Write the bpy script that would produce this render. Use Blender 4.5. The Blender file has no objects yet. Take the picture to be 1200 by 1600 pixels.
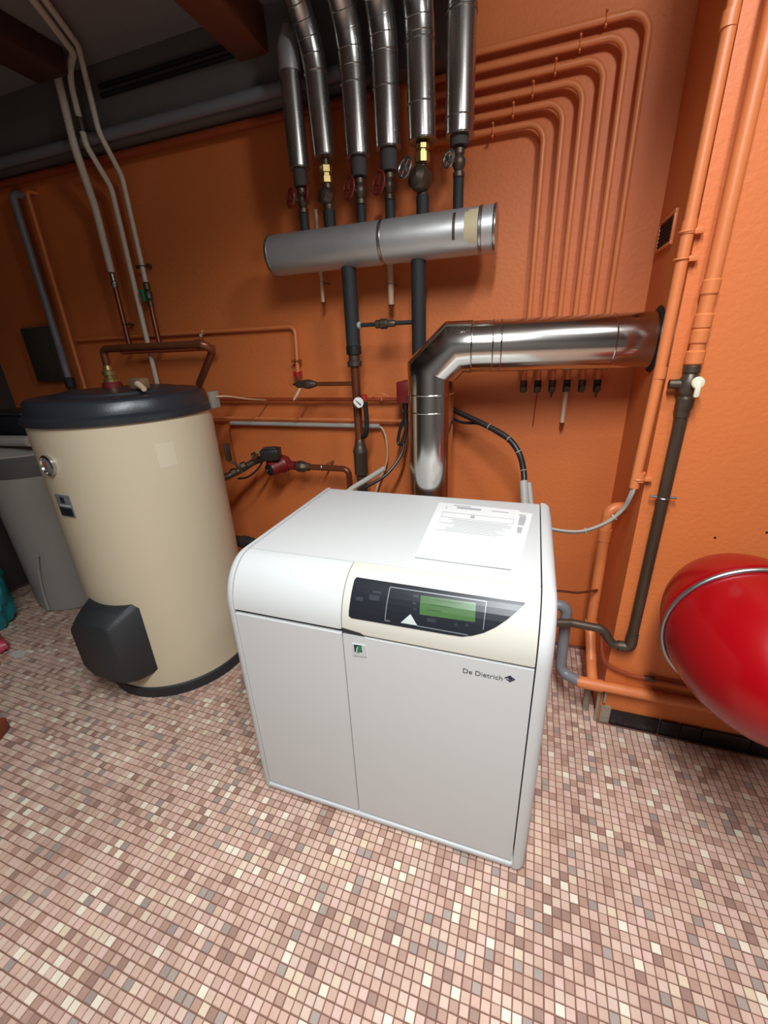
import bpy, bmesh, math, random
from mathutils import Vector, Matrix
random.seed(7)
scene = bpy.context.scene
C = scene.collection
# ------------------------------------------------------------------ camera
F = 650.57; CAMH = 1.36
RM = Matrix(((0.94628031, 0.32079861, -0.04051935),
             (0.08471163, -0.36689071, -0.92639902),
             (-0.31205369, 0.8732007, -0.37435683)))      # world -> camera (right, down, forward)
cam_d = bpy.data.cameras.new('camera'); cam = bpy.data.objects.new('camera', cam_d); C.objects.link(cam)
cam_d.sensor_fit = 'HORIZONTAL'; cam_d.sensor_width = 36; cam_d.lens = 36 * F / 1200
cam_d.clip_start = 0.02
m = Matrix.Identity(4)
for i in range(3):
    m[i][0] = RM[0][i]; m[i][1] = -RM[1][i]; m[i][2] = -RM[2][i]
m[2][3] = CAMH
cam.matrix_world = m
scene.camera = cam
# ------------------------------------------------------------------ world, lamps, exposure
w = bpy.data.worlds.new('world'); scene.world = w; w.use_nodes = True
w.node_tree.nodes['Background'].inputs[0].default_value = (1.0, 0.93, 0.85, 1)
w.node_tree.nodes['Background'].inputs[1].default_value = 0.004
LAMP = (.92, .975, 1)
d = bpy.data.lights.new('globe_lamp_light', 'POINT'); d.energy = 22; d.shadow_soft_size = .09; d.color = LAMP        # globe lamp between boiler and chimney
o = bpy.data.objects.new('globe_lamp_light', d); o.location = (.42, .68, 2.30); C.objects.link(o)
d = bpy.data.lights.new('tube_lamp_light', 'AREA'); d.shape = 'RECTANGLE'; d.size = .12; d.size_y = 1.2              # ceiling tube over the entrance
d.energy = 64; d.spread = math.radians(154); d.color = LAMP
o = bpy.data.objects.new('tube_lamp_light', d); o.location = (.02, -.22, 2.37); C.objects.link(o)
vs = scene.view_settings
vs.view_transform = 'Standard'; vs.look = 'None'; vs.gamma = 1; vs.use_curve_mapping = False
vs.exposure = 0.0
# ------------------------------------------------------------------ helpers
V = Vector
CAMP = V((0, 0, CAMH))
def P(u, v, x=None, y=None, z=None):
    """point of the room seen at photo position (u, v) on the plane x=, y= or z="""
    d = RM.transposed() @ V(((u - 600) / F, (v - 800) / F, 1))
    if x is not None: t = x / d.x
    elif y is not None: t = y / d.y
    else: t = (z - CAMH) / d.z
    return CAMP + d * t
ORG = {}
def frame(d):
    d = d.normalized()
    a = V((0, 0, 1)) if abs(d.z) < .9 else V((1, 0, 0))
    u = d.cross(a).normalized(); return u, d.cross(u).normalized(), d
class MB:
    def __init__(s): s.v = []; s.f = []
    def add(s, vs_, fs):
        n = len(s.v); s.v += [V(p) for p in vs_]; s.f += [tuple(i + n for i in f) for f in fs]; return s
    def box(s, c, size, bev=0.0, rot=None, seg=2):
        bm = bmesh.new(); bmesh.ops.create_cube(bm, size=1)
        bmesh.ops.scale(bm, vec=size, verts=bm.verts)
        if bev: bmesh.ops.bevel(bm, geom=bm.edges[:], offset=bev, segments=seg, affect='EDGES', profile=.5)
        if rot is not None: bmesh.ops.rotate(bm, cent=(0, 0, 0), matrix=rot, verts=bm.verts)
        bmesh.ops.translate(bm, vec=c, verts=bm.verts)
        return s.bm(bm)
    def box2(s, a, b, bev=0.0, seg=2):
        a = V(a); b = V(b)
        return s.box((a + b) / 2, (abs(b.x - a.x), abs(b.y - a.y), abs(b.z - a.z)), bev, None, seg)
    def bm(s, bm):
        bm.verts.index_update()
        s.add([v.co.copy() for v in bm.verts], [[v.index for v in f.verts] for f in bm.faces]); bm.free(); return s
    def tube(s, pts, r, n=14, caps=True, closed=False):
        pts = [V(p) for p in pts]; k = len(pts)
        rs = r if isinstance(r, (list, tuple)) else [r] * k
        if closed: pts = pts + [pts[0]]; rs = list(rs) + [rs[0]]; k += 1
        ds = [(pts[i + 1] - pts[i]).normalized() for i in range(k - 1)]
        u, w_, _ = frame(ds[0])
        off = [u * math.cos(2 * math.pi * i / n) + w_ * math.sin(2 * math.pi * i / n) for i in range(n)]
        vv = []
        for i in range(k):
            if i == 0: nrm = ds[0]; d = ds[0]
            elif i == k - 1: nrm = d = ds[-1]
            else:
                d = ds[i - 1]; nrm = (ds[i - 1] + ds[i]).normalized()
            for o in off:
                o2 = o * rs[i]; t = -o2.dot(nrm) / max(.2, d.dot(nrm))
                vv.append(pts[i] + o2 + d * t)
            if 0 < i < k - 1:
                q = ds[i - 1].rotation_difference(ds[i]); off = [q @ o for o in off]
        ff = []
        for i in range(k - 1):
            for j in range(n):
                ff.append((i * n + j, i * n + (j + 1) % n, (i + 1) * n + (j + 1) % n, (i + 1) * n + j))
        if caps and not closed:
            ff.append(tuple(range(n - 1, -1, -1))); ff.append(tuple((k - 1) * n + j for j in range(n)))
        return s.add(vv, ff)
    def lathe(s, prof, p0, d, n=24):
        """prof: list of (radius, height along d)"""
        p0 = V(p0); u, w_, d = frame(V(d)); vv = []; ff = []; rings = []
        for r, h in prof:
            if r < 1e-6: rings.append([len(vv)]); vv.append(p0 + d * h)
            else:
                rings.append(list(range(len(vv), len(vv) + n)))
                vv += [p0 + d * h + (u * math.cos(2 * math.pi * i / n) + w_ * math.sin(2 * math.pi * i / n)) * r for i in range(n)]
        for a, b in zip(rings, rings[1:]):
            for j in range(n):
                k = (j + 1) % n
                if len(a) == 1 and len(b) == 1: continue
                if len(a) == 1: ff.append((a[0], b[k], b[j]))
                elif len(b) == 1: ff.append((a[j], a[k], b[0]))
                else: ff.append((a[j], a[k], b[k], b[j]))
        if len(rings[0]) > 1: ff.append(tuple(reversed(rings[0])))
        if len(rings[-1]) > 1: ff.append(tuple(rings[-1]))
        return s.add(vv, ff)
    def torus(s, c, axis, R, r, n=28, m_=10):
        u, w_, d = frame(V(axis)); c = V(c)
        return s.tube([c + (u * math.cos(2 * math.pi * i / n) + w_ * math.sin(2 * math.pi * i / n)) * R for i in range(n)], r, m_, closed=True)
    def prism(s, poly, ext):
        """poly: list of 3d points (planar), ext: extrusion vector"""
        n = len(poly); e = V(ext); p = [V(q) for q in poly]
        return s.add(p + [q + e for q in p], [tuple(range(n - 1, -1, -1)), tuple(range(n, 2 * n))] + [(i, (i + 1) % n, n + (i + 1) % n, n + i) for i in range(n)])
def bend(pts, r, n=6):
    pts = [V(p) for p in pts]; out = [pts[0]]
    for a, b, c in zip(pts, pts[1:], pts[2:]):
        d0 = (a - b); d1 = (c - b); L = min(d0.length, d1.length) * .49
        d0.normalize(); d1.normalize()
        ang = math.acos(max(-1, min(1, d0.dot(d1))))
        if ang > math.pi - .03: out.append(b); continue
        t = min(r / math.tan(ang / 2), L); rr = t * math.tan(ang / 2)
        p0 = b + d0 * t; p1 = b + d1 * t
        cen = b + (d0 + d1).normalized() * (rr / math.sin(ang / 2))
        a0 = p0 - cen; a1 = p1 - cen
        for i in range(n + 1):
            k = i / n; out.append(cen + a0.lerp(a1, k).normalized() * rr if rr > 0 else b)
    out.append(pts[-1]); return out
def spline(pts, n=8):
    p = [V(q) for q in pts]; p = [p[0] * 2 - p[1]] + p + [p[-1] * 2 - p[-2]]; out = []
    for i in range(1, len(p) - 2):
        for j in range(n):
            t = j / n; a, b, c, d = p[i - 1:i + 3]
            out.append(.5 * ((2 * b) + (c - a) * t + (2 * a - 5 * b + 4 * c - d) * t * t + (3 * b - a - 3 * c + d) * t ** 3))
    out.append(p[-2]); return out
def build(name, mb, material, parent=None, smooth=True, angle=35):
    vs_, fs = (mb.v, mb.f)
    if parent is not None: off = ORG[parent.name]
    else:
        xs = [v.x for v in vs_]; ys = [v.y for v in vs_]; zs = [v.z for v in vs_]
        off = V(((min(xs) + max(xs)) / 2, (min(ys) + max(ys)) / 2, min(zs)))
    me = bpy.data.meshes.new(name); me.from_pydata([tuple(v - off) for v in vs_], [], fs); me.update()
    bm = bmesh.new(); bm.from_mesh(me); bmesh.ops.recalc_face_normals(bm, faces=bm.faces); bm.to_mesh(me); bm.free()
    if smooth:
        me.polygons.foreach_set('use_smooth', [True] * len(me.polygons)); me.set_sharp_from_angle(angle=math.radians(angle))
    me.materials.append(material)
    o = bpy.data.objects.new(name, me); C.objects.link(o)
    if parent is not None: o.parent = parent
    else: o.location = off
    ORG[o.name] = off
    return o
def thing(name, loc, label, cat, group=None):
    o = bpy.data.objects.new(name, None); C.objects.link(o); o.location = loc; o.empty_display_size = .05
    ORG[o.name] = V(loc); return tag(o, label, cat, group)
def tag(o, label, cat, group=None):
    o['label'] = label; o['category'] = cat
    if group: o['group'] = group
    return o
def struct(o, label=None):
    o['kind'] = 'structure'
    if label: o['label'] = label
    return o
# ------------------------------------------------------------------ materials
def srgb(r, g, b):
    f = lambda c: (c / 12.92 if c <= .04045 else ((c + .055) / 1.055) ** 2.4)
    return (f(r / 255), f(g / 255), f(b / 255))
def mat(name, rgb, rough=.5, metal=0.0, var=.12, scale=6.0, bump=0.0, bscale=120.0, spec=.5, rvar=0.0, coat=0.0):
    M = bpy.data.materials.new(name); M.use_nodes = True; nt = M.node_tree; N = nt.nodes; L = nt.links
    b = N['Principled BSDF']; b.inputs['Roughness'].default_value = rough; b.inputs['Metallic'].default_value = metal
    b.inputs['Specular IOR Level'].default_value = spec; b.inputs['Coat Weight'].default_value = coat
    tc = N.new('ShaderNodeTexCoord'); no = N.new('ShaderNodeTexNoise'); no.inputs['Scale'].default_value = scale; no.inputs['Detail'].default_value = 6
    L.new(tc.outputs['Object'], no.inputs['Vector'])
    mx = N.new('ShaderNodeMix'); mx.data_type = 'RGBA'
    mx.inputs[6].default_value = (*[c * (1 - var) for c in rgb], 1); mx.inputs[7].default_value = (*[min(1, c * (1 + var)) for c in rgb], 1)
    L.new(no.outputs['Fac'], mx.inputs[0]); L.new(mx.outputs[2], b.inputs['Base Color'])
    if rvar:
        mr = N.new('ShaderNodeMapRange'); mr.inputs[3].default_value = max(.02, rough - rvar); mr.inputs[4].default_value = rough + rvar
        L.new(no.outputs['Fac'], mr.inputs[0]); L.new(mr.outputs[0], b.inputs['Roughness'])
    if bump:
        n2 = N.new('ShaderNodeTexNoise'); n2.inputs['Scale'].default_value = bscale; n2.inputs['Detail'].default_value = 4
        L.new(tc.outputs['Object'], n2.inputs['Vector'])
        bp = N.new('ShaderNodeBump'); bp.inputs['Strength'].default_value = bump; bp.inputs['Distance'].default_value = .004
        L.new(n2.outputs['Fac'], bp.inputs['Height']); L.new(bp.outputs[0], b.inputs['Normal'])
    return M
ORANGE = srgb(214, 117, 60)
M = dict(
    wall=mat('orange_wall_paint', ORANGE, .55, var=.07, scale=1.6, bump=.35, bscale=70),
    opipe=mat('orange_pipe_paint', srgb(214, 122, 70), .42, var=.08, scale=12, bump=.1, bscale=60),
    dpipe=mat('dark_orange_pipe_paint', srgb(150, 66, 34), .45, var=.15, scale=10),
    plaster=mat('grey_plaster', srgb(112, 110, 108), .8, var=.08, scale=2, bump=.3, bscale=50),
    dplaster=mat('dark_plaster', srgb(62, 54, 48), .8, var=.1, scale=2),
    ceil=mat('grey_ceiling_concrete', srgb(128, 120, 118), .85, var=.1, scale=3, bump=.5, bscale=40),
    conc=mat('grey_painted_concrete', srgb(104, 100, 97), .6, var=.12, scale=4, bump=.3, bscale=40),
    beam=mat('brown_beam_paint', srgb(118, 62, 38), .55, var=.15, scale=5),
    dbeam=mat('dark_beam_paint', srgb(70, 42, 34), .6, var=.15, scale=5),
    rubble=mat('bare_concrete', srgb(150, 138, 122), .9, var=.25, scale=25, bump=.8, bscale=60),
    grout=mat('brown_grout', srgb(120, 82, 68), .85, var=.15, scale=30),
    white=mat('white_enamel', srgb(204, 205, 203), .5, var=.015, scale=2),
    ivory=mat('ivory_plastic', srgb(202, 198, 185), .55, var=.02, scale=3),
    gap=mat('dark_gap', srgb(40, 40, 42), .6),
    black=mat('black_glossy_plastic', srgb(34, 36, 42), .32, var=.2, scale=10, spec=.3),
    lcd=mat('green_lcd', srgb(66, 98, 54), .3, var=.1, scale=20),
    lcd_dark=mat('dark_green_lcd_print', srgb(48, 76, 44), .3),
    key=mat('dark_grey_key', srgb(48, 52, 60), .35),
    silver=mat('silver_print', srgb(126, 130, 134), .4, metal=.2),
    ink=mat('navy_ink', srgb(36, 38, 58), .5),
    green=mat('green_print', srgb(40, 120, 80), .5),
    label=mat('silver_label', srgb(196, 202, 200), .35, metal=.1, var=.04),
    paper=mat('white_paper', srgb(232, 232, 230), .8, var=.02),
    print=mat('grey_paper_print', srgb(176, 176, 178), .8, var=.1),
    cream=mat('cream_enamel', srgb(206, 192, 164), .38, var=.03, scale=2.5, bump=.05, bscale=60),
    sticker=mat('cream_sticker', srgb(213, 200, 174), .5, var=.03),
    char=mat('charcoal_plastic', srgb(43, 46, 51), .32, var=.08, bump=.08, bscale=200),
    char2=mat('charcoal_textured_plastic', srgb(42, 44, 46), .55, var=.08, bump=.25, bscale=300),
    chrome=mat('chrome_ring', srgb(205, 205, 205), .2, metal=1),
    glass=mat('dial_glass', srgb(120, 124, 122), .1, var=.1),
    alu=mat('aluminium_jacket', srgb(172, 169, 164), .27, metal=.95, var=.1, scale=9, bump=.06, bscale=18, rvar=.06),
    alu_dull=mat('dull_aluminium_jacket', srgb(184, 183, 181), .42, metal=.65, var=.15, scale=7, bump=.12, bscale=16, rvar=.1),
    steel=mat('stainless_flue', srgb(204, 200, 194), .17, metal=1, var=.05, scale=5, bump=.04, bscale=10, rvar=.05),
    galv=mat('galvanised_band', srgb(168, 170, 172), .35, metal=1),
    foam=mat('black_pipe_foam', srgb(34, 35, 37), .7, var=.15, bump=.2, bscale=90),
    hose=mat('black_rubber', srgb(28, 27, 28), .42, var=.15),
    copper=mat('aged_copper', srgb(122, 70, 46), .38, metal=.6, var=.25, scale=14),
    brass=mat('brass', srgb(176, 150, 96), .32, metal=.8, var=.2, scale=20),
    bronze=mat('dark_bronze_fitting', srgb(92, 80, 68), .45, metal=.7, var=.25, scale=25),
    red=mat('red_handle_paint', srgb(168, 40, 30), .4, var=.12),
    dred=mat('dark_red_handwheel', srgb(112, 34, 28), .45, var=.15),
    pump=mat('red_pump_casting', srgb(118, 26, 26), .42, var=.12, bump=.1),
    vessel=mat('red_vessel_enamel', srgb(150, 5, 14), .25, var=.05, scale=3, spec=.4),
    pvc=mat('grey_pvc', srgb(116, 117, 122), .4, var=.06),
    lgrey=mat('light_grey_conduit', srgb(168, 163, 155), .5, var=.06),
    jgrey=mat('grey_box_plastic', srgb(140, 134, 122), .5),
    wpipe=mat('white_pipe', srgb(200, 190, 172), .45, var=.06),
    beige=mat('beige_tube', srgb(206, 176, 146), .5, var=.06),
    wvalve=mat('white_valve_knob', srgb(226, 222, 196), .4, var=.04),
    dial=mat('white_dial', srgb(230, 228, 222), .4, var=.02),
    btile=mat('black_skirting_tile', srgb(26, 24, 25), .28, var=.2, scale=20),
    sgrey=mat('grey_plastic_tank', srgb(160, 158, 150), .45, var=.05),
    sband=mat('dark_grey_collar', srgb(92, 92, 90), .5, var=.06),
    slid=mat('pale_grey_lid', srgb(170, 164, 156), .5, var=.05),
    teal=mat('teal_bag', srgb(24, 128, 138), .4, var=.5, scale=16),
    pink=mat('pink_plastic', srgb(196, 70, 88), .4, var=.15),
    redbag=mat('red_plastic', srgb(178, 40, 34), .4, var=.2),
    terra=mat('terracotta', srgb(128, 58, 34), .7, var=.15),
    scrap=mat('white_scrap', srgb(200, 196, 186), .7),
    wood=mat('brown_wood', srgb(120, 92, 66), .7, var=.25, scale=20),
    dark=mat('dark_hole', srgb(18, 15, 14), .8),
    tape=mat('yellowed_tape', srgb(190, 176, 140), .5, var=.12),
    ofoam=mat('grey_foam', srgb(66, 62, 60), .8, bump=.2),
    enclosure=mat('dark_green_grey_panel', srgb(64, 62, 54), .6, var=.1),
)
# ================================================================== STRUCTURE
WY = 1.78; CY = 1.36; SX = .34; CZ = 2.42; LX = -3.05; RX = 1.9; FY = -1.6
wall = build('wall_back', MB().box2((LX, WY, 0), (SX + .05, WY + .12, CZ)), M['wall'], smooth=False); struct(wall)
chim = build('wall_chimney', MB().box2((SX, CY, 0), (RX, WY + .12, CZ)), M['wall'], smooth=False); struct(chim, 'orange chimney breast projecting beside the flue')
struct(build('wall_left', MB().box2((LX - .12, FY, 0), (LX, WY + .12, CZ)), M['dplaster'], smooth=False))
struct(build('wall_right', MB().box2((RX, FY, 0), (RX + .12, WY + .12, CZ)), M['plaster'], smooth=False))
struct(build('wall_front', MB().box2((LX - .12, FY - .12, 0), (RX + .12, FY, CZ)), M['plaster'], smooth=False))
struct(build('ceiling', MB().box2((LX - .12, FY - .12, CZ), (RX + .12, WY + .12, CZ + .12)), M['ceil'], smooth=False))
b1 = struct(build('trim_1', MB().box2((LX, 1.70, 2.17), (-.33, WY, CZ), .004), M['conc']), 'grey concrete band along the top of the back wall')
struct(build('trim_2', MB().box2((-1.075, FY, 2.30), (-.955, 1.735, CZ), .006), M['beam']), 'brown painted beam running under the ceiling to the back wall')
struct(build('trim_3', MB().box2((-1.90, FY, 2.34), (-1.74, 1.585, CZ), .006), M['dbeam']), 'dark painted beam over the cream cylinder')
# ---- floor and its mosaic tiles
PITCH = .022; OX = -.0813; OY = .0
floor = build('floor', MB().box2((LX - .12, FY - .12, -.10), (RX + .12, WY + .12, -.0022)), M['grout'], smooth=False); struct(floor)
def tile_material():
    T = bpy.data.materials.new('mosaic_tile_glaze'); T.use_nodes = True; nt = T.node_tree; N = nt.nodes; L = nt.links
    b = N['Principled BSDF']; b.inputs['Roughness'].default_value = .42
    g = N.new('ShaderNodeNewGeometry')
    sub = N.new('ShaderNodeVectorMath'); sub.operation = 'SUBTRACT'; sub.inputs[1].default_value = (OX, OY, 0); L.new(g.outputs['Position'], sub.inputs[0])
    dv = N.new('ShaderNodeVectorMath'); dv.operation = 'MULTIPLY'; dv.inputs[1].default_value = (1 / PITCH, 1 / PITCH, 0); L.new(sub.outputs[0], dv.inputs[0])
    ad = N.new('ShaderNodeVectorMath'); ad.operation = 'ADD'; ad.inputs[1].default_value = (0, 0, .5); L.new(dv.outputs[0], ad.inputs[0])
    fl = N.new('ShaderNodeVectorMath'); fl.operation = 'FLOOR'; L.new(ad.outputs[0], fl.inputs[0])
    wn = N.new('ShaderNodeTexWhiteNoise'); wn.noise_dimensions = '3D'; L.new(fl.outputs[0], wn.inputs['Vector'])
    r = N.new('ShaderNodeValToRGB'); r.color_ramp.interpolation = 'CONSTANT'
    cols = [(0, (160, 144, 134)), (.025, (168, 152, 141)), (.05, (158, 126, 112)), (.085, (180, 144, 127)), (.19, (204, 168, 150)), (.34, (211, 178, 160)),
            (.50, (205, 172, 152)), (.62, (215, 186, 168)), (.74, (198, 163, 146)), (.82, (216, 181, 167)), (.90, (221, 198, 172)), (.95, (234, 220, 198))]
    el = r.color_ramp.elements
    el[0].position = 0; el[0].color = (*srgb(*cols[0][1]), 1)
    el[1].position = cols[1][0]; el[1].color = (*srgb(*cols[1][1]), 1)
    for p, c in cols[2:]:
        e = el.new(p); e.color = (*srgb(*c), 1)
    L.new(wn.outputs['Value'], r.inputs[0])
    no = N.new('ShaderNodeTexNoise'); no.inputs['Scale'].default_value = 60; no.inputs['Detail'].default_value = 5; L.new(g.outputs['Position'], no.inputs['Vector'])
    mr = N.new('ShaderNodeMapRange'); mr.inputs[3].default_value = .9; mr.inputs[4].default_value = 1.08; L.new(no.outputs['Fac'], mr.inputs[0])
    # grime with its own patches
    n3 = N.new('ShaderNodeTexNoise'); n3.inputs['Scale'].default_value = 3.2; n3.inputs['Detail'].default_value = 5; L.new(g.outputs['Position'], n3.inputs['Vector'])
    m3 = N.new('ShaderNodeMapRange'); m3.inputs[1].default_value = .3; m3.inputs[2].default_value = .6; m3.inputs[3].default_value = .84; m3.inputs[4].default_value = 1; L.new(n3.outputs['Fac'], m3.inputs[0])
    mm = N.new('ShaderNodeMath'); mm.operation = 'MULTIPLY'; L.new(mr.outputs[0], mm.inputs[0]); L.new(m3.outputs[0], mm.inputs[1])
    mu = N.new('ShaderNodeVectorMath'); mu.operation = 'SCALE'; L.new(r.outputs[0], mu.inputs[0]); L.new(mm.outputs[0], mu.inputs['Scale'])
    L.new(mu.outputs[0], b.inputs['Base Color'])
    return T
TILE = tile_material()
def proj(p):
    q = RM @ (V(p) - CAMP)
    if q.z < .05: return None
    return 600 + F * q.x / q.z, 800 + F * q.y / q.z, q.z
cells = []
for ix in range(int((LX - OX) / PITCH) + 1, int((RX - OX) / PITCH)):
    for iy in range(int(FY / PITCH) + 1, int((WY - OY) / PITCH) + 1):
        cx = OX + (ix + .5) * PITCH; cy = OY + (iy + .5) * PITCH
        if cx > SX - .012 and cy > CY - .012: continue
        if cy > WY - .01: continue
        if -.70 < cx < .03 and .80 < cy < 1.36: continue                       # under the boiler
        cells.append((cx, cy))
rank = []
for i, (cx, cy) in enumerate(cells):
    q = proj((cx, cy, 0))
    if q and 6 < q[0] < 1194 and 6 < q[1] < 1592:
        a = proj((cx + .01, cy, 0)); b = proj((cx, cy + .01, 0))
        rank.append((abs((a[0] - q[0]) * (b[1] - q[1]) - (a[1] - q[1]) * (b[0] - q[0])), i))
rank.sort(reverse=True)
single = set(i for _, i in rank[:300])
h = PITCH / 2 - .00105; e = .0009; t = .0018
tv = [(-h, -h, -t), (h, -h, -t), (h, h, -t), (-h, h, -t), (-h + e, -h + e, 0), (h - e, -h + e, 0), (h - e, h - e, 0), (-h + e, h - e, 0)]
tf = [(4, 5, 6, 7), (0, 1, 5, 4), (1, 2, 6, 5), (2, 3, 7, 6), (3, 0, 4, 7)]
tm = bpy.data.meshes.new('tile'); tm.from_pydata(tv, [], tf); tm.materials.append(TILE); tm.update()
fo = ORG['floor']
fv = []; ff = []
rnd = random.Random(3)
for i, (cx, cy) in enumerate(cells):
    dz = rnd.uniform(-.0004, .0003); jx = rnd.uniform(-.0004, .0004); jy = rnd.uniform(-.0004, .0004)
    if i in single:
        o = bpy.data.objects.new('tile', tm); C.objects.link(o); o.parent = floor
        o.location = V((cx + jx, cy + jy, dz)) - fo; o.rotation_euler = (rnd.uniform(-.008, .008), rnd.uniform(-.008, .008), rnd.uniform(-.02, .02))
    else:
        n = len(fv); sx = rnd.uniform(-.0002, .0002); sy = rnd.uniform(-.0002, .0002)
        for x, y, z in tv:
            fv.append((cx + x + jx - fo.x, cy + y + jy - fo.y, z + dz + (sx * x + sy * y) / h - fo.z))
        ff += [tuple(k + n for k in f) for f in tf]
me = bpy.data.meshes.new('mosaic_field'); me.from_pydata(fv, [], ff); me.update(); me.materials.append(TILE)
o = bpy.data.objects.new('mosaic_field', me); C.objects.link(o); o.parent = floor; o['kind'] = 'stuff'
# ---- black skirting tiles at the chimney foot, bare concrete at its corner
base = build('baseboard_chimney', MB().box2((.345, 1.3525, 0), (.375, CY + .002, .075)).box2((.345, CY - .0035, .0), (RX, CY, .062)), M['rubble']); struct(base, 'skirting strip along the foot of the chimney breast')
bx = [.377, .538, .600, .665, .806, .967, 1.128, 1.289, 1.45]
for a, b in zip(bx, bx[1:]):
    build('skirting_tile', MB().box2((a + .002, 1.347, .001), (b - .002, CY - .002, .066), .002), M['btile'], base)
# ================================================================== BOILER
BX0, BX1 = -.7125, .0575
prof = [(.756, .03), (.756, .25), (.756, .47), (.756, .708)]
EA, EB, EZ = .106, .137, .708
for i in range(1, 15):
    a = math.pi / 2 * i / 14
    prof.append((.756 + EA * (1 - math.cos(a)), EZ + EB * math.sin(a)))
iarc0, iarc1 = 3, len(prof) - 1
for y in (1.0, 1.15, 1.3, 1.385): prof.append((y, EZ + EB))
SS = [0.0]
for a, b in zip(prof, prof[1:]): SS.append(SS[-1] + math.hypot(b[0] - a[0], b[1] - a[1]))
S_DOOR, S_TOP, S_END = SS[iarc0], SS[iarc1], SS[-1]
PN = []
for i in range(len(prof)):
    a = prof[max(0, i - 1)]; b = prof[min(len(prof) - 1, i + 1)]
    dy, dz = b[0] - a[0], b[1] - a[1]; l = math.hypot(dy, dz); PN.append((-dz / l, dy / l))
def surf(x, s, off=0.0):
    s = max(0, min(S_END, s)); k = 0
    while k < len(SS) - 2 and SS[k + 1] < s: k += 1
    t = (s - SS[k]) / (SS[k + 1] - SS[k])
    y = prof[k][0] * (1 - t) + prof[k + 1][0] * t; z = prof[k][1] * (1 - t) + prof[k + 1][1] * t
    ny = PN[k][0] * (1 - t) + PN[k + 1][0] * t; nz = PN[k][1] * (1 - t) + PN[k + 1][1] * t; l = math.hypot(ny, nz)
    return V((x, y + ny / l * off, z + nz / l * off))
def hit(u, v):
    d = RM.transposed() @ V(((u - 600) / F, (v - 800) / F, 1)); best = None
    for k in range(len(prof) - 1):
        (y0, z0), (y1, z1) = prof[k], prof[k + 1]
        ny, nz = -(z1 - z0), (y1 - y0); den = ny * d.y + nz * d.z
        if abs(den) < 1e-9: continue
        t = (ny * y0 + nz * (z0 - CAMH)) / den
        y = t * d.y; z = CAMH + t * d.z
        a = ((y - y0) * (y1 - y0) + (z - z0) * (z1 - z0)) / ((y1 - y0) ** 2 + (z1 - z0) ** 2)
        if t > 0 and -1e-6 <= a <= 1 + 1e-6 and (best is None or t < best[0]): best = (t, t * d.x, SS[k] + a * (SS[k + 1] - SS[k]))
    return (best[1], best[2])
def clip(poly, s0, s1):
    for lim, sg in ((s0, 1), (s1, -1)):
        out = []
        for i in range(len(poly)):
            a, b = poly[i], poly[(i + 1) % len(poly)]; da = (a[1] - lim) * sg; db = (b[1] - lim) * sg
            if da >= 0: out.append(a)
            if da * db < 0:
                t = da / (da - db); out.append((a[0] + (b[0] - a[0]) * t, a[1] + (b[1] - a[1]) * t))
        poly = out
        if len(poly) < 3: return []
    return poly
def decal(mb, poly, o0, o1):
    """a thin plate that follows the boiler front: convex polygon of (x, s), from offset o0 to o1"""
    cuts = [s for s in SS]
    for s0, s1 in zip(cuts, cuts[1:]):
        c = clip(poly, s0, s1)
        if len(c) < 3: continue
        n = len(c)
        mb.add([surf(x, s, o1) for x, s in c], [tuple(range(n))])
        for i in range(n):
            a, b = c[i], c[(i + 1) % n]
            if abs(a[1] - b[1]) < 1e-7 and (abs(a[1] - s0) < 1e-7 or abs(a[1] - s1) < 1e-7): continue
            mb.add([surf(*a, o0), surf(*b, o0), surf(*b, o1), surf(*a, o1)], [(0, 1, 2, 3)])
    return mb
def shell(x0, x1, s0, s1, o0=-.012, o1=0.0, bev=.0016):
    ss = [s0] + [s for s in SS if s0 + .002 < s < s1 - .002] + [s1]
    bm = bmesh.new(); rows = []
    for s in ss: rows.append([bm.verts.new(surf(x, s, o)) for x, o in ((x0, o0), (x1, o0), (x1, o1), (x0, o1))])
    for a, b in zip(rows, rows[1:]):
        for j in range(4): bm.faces.new((a[j], a[(j + 1) % 4], b[(j + 1) % 4], b[j]))
    bm.faces.new(rows[0]); bm.faces.new(rows[-1])
    bmesh.ops.recalc_face_normals(bm, faces=bm.faces)
    es = [e for e in bm.edges if len(e.link_faces) == 2 and e.calc_face_angle(0) > .7]
    bmesh.ops.bevel(bm, geom=es, offset=bev, segments=2, affect='EDGES')
    return MB().bm(bm)
boiler = thing('boiler', (-.33, 1.07, 0), 'white floor-standing boiler with rounded front, dark display and papers on its top', 'boiler')
inner = [(.770, .03)] + [(surf(0, s, -.013).y, surf(0, s, -.013).z) for s in SS[1:-1]] + [(1.38, EZ + EB - .013), (1.38, .03)]
build('body', MB().prism([V((BX0 + .001, y, z)) for y, z in inner], (BX1 - BX0 - .002, 0, 0)), M['gap'], boiler, smooth=False)
XS = -.3945
dl = build('door', shell(BX0 + .001, XS - .0012, .004, S_DOOR - .008), M['white'], boiler); dl['label'] = 'narrow left door panel'
dr = build('door', shell(XS + .0012, BX1 - .002, .004, S_DOOR - .007), M['white'], boiler); dr['label'] = 'wide right door panel'
build('front_cover', shell(BX0 + .001, XS - .0015, S_DOOR + .003, S_TOP - .001), M['white'], boiler)
cp = build('control_panel', shell(XS + .0015, BX1 - .002, S_DOOR - .001, S_TOP - .001, -.012, .0012), M['ivory'], boiler); cp['label'] = 'ivory curved control panel'
build('top_panel', shell(BX0 + .001, BX1 - .002, S_TOP + .002, S_END - .001), M['white'], boiler)
build('back_panel', MB().box2((BX0, 1.376, .03), (BX1, 1.388, .838), .002), M['galv'], boiler)
build('base_lip', MB().box2((BX0 - .004, .752, .009), (BX1 + .002, 1.38, .029), .006, 3), M['white'], boiler)
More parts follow.
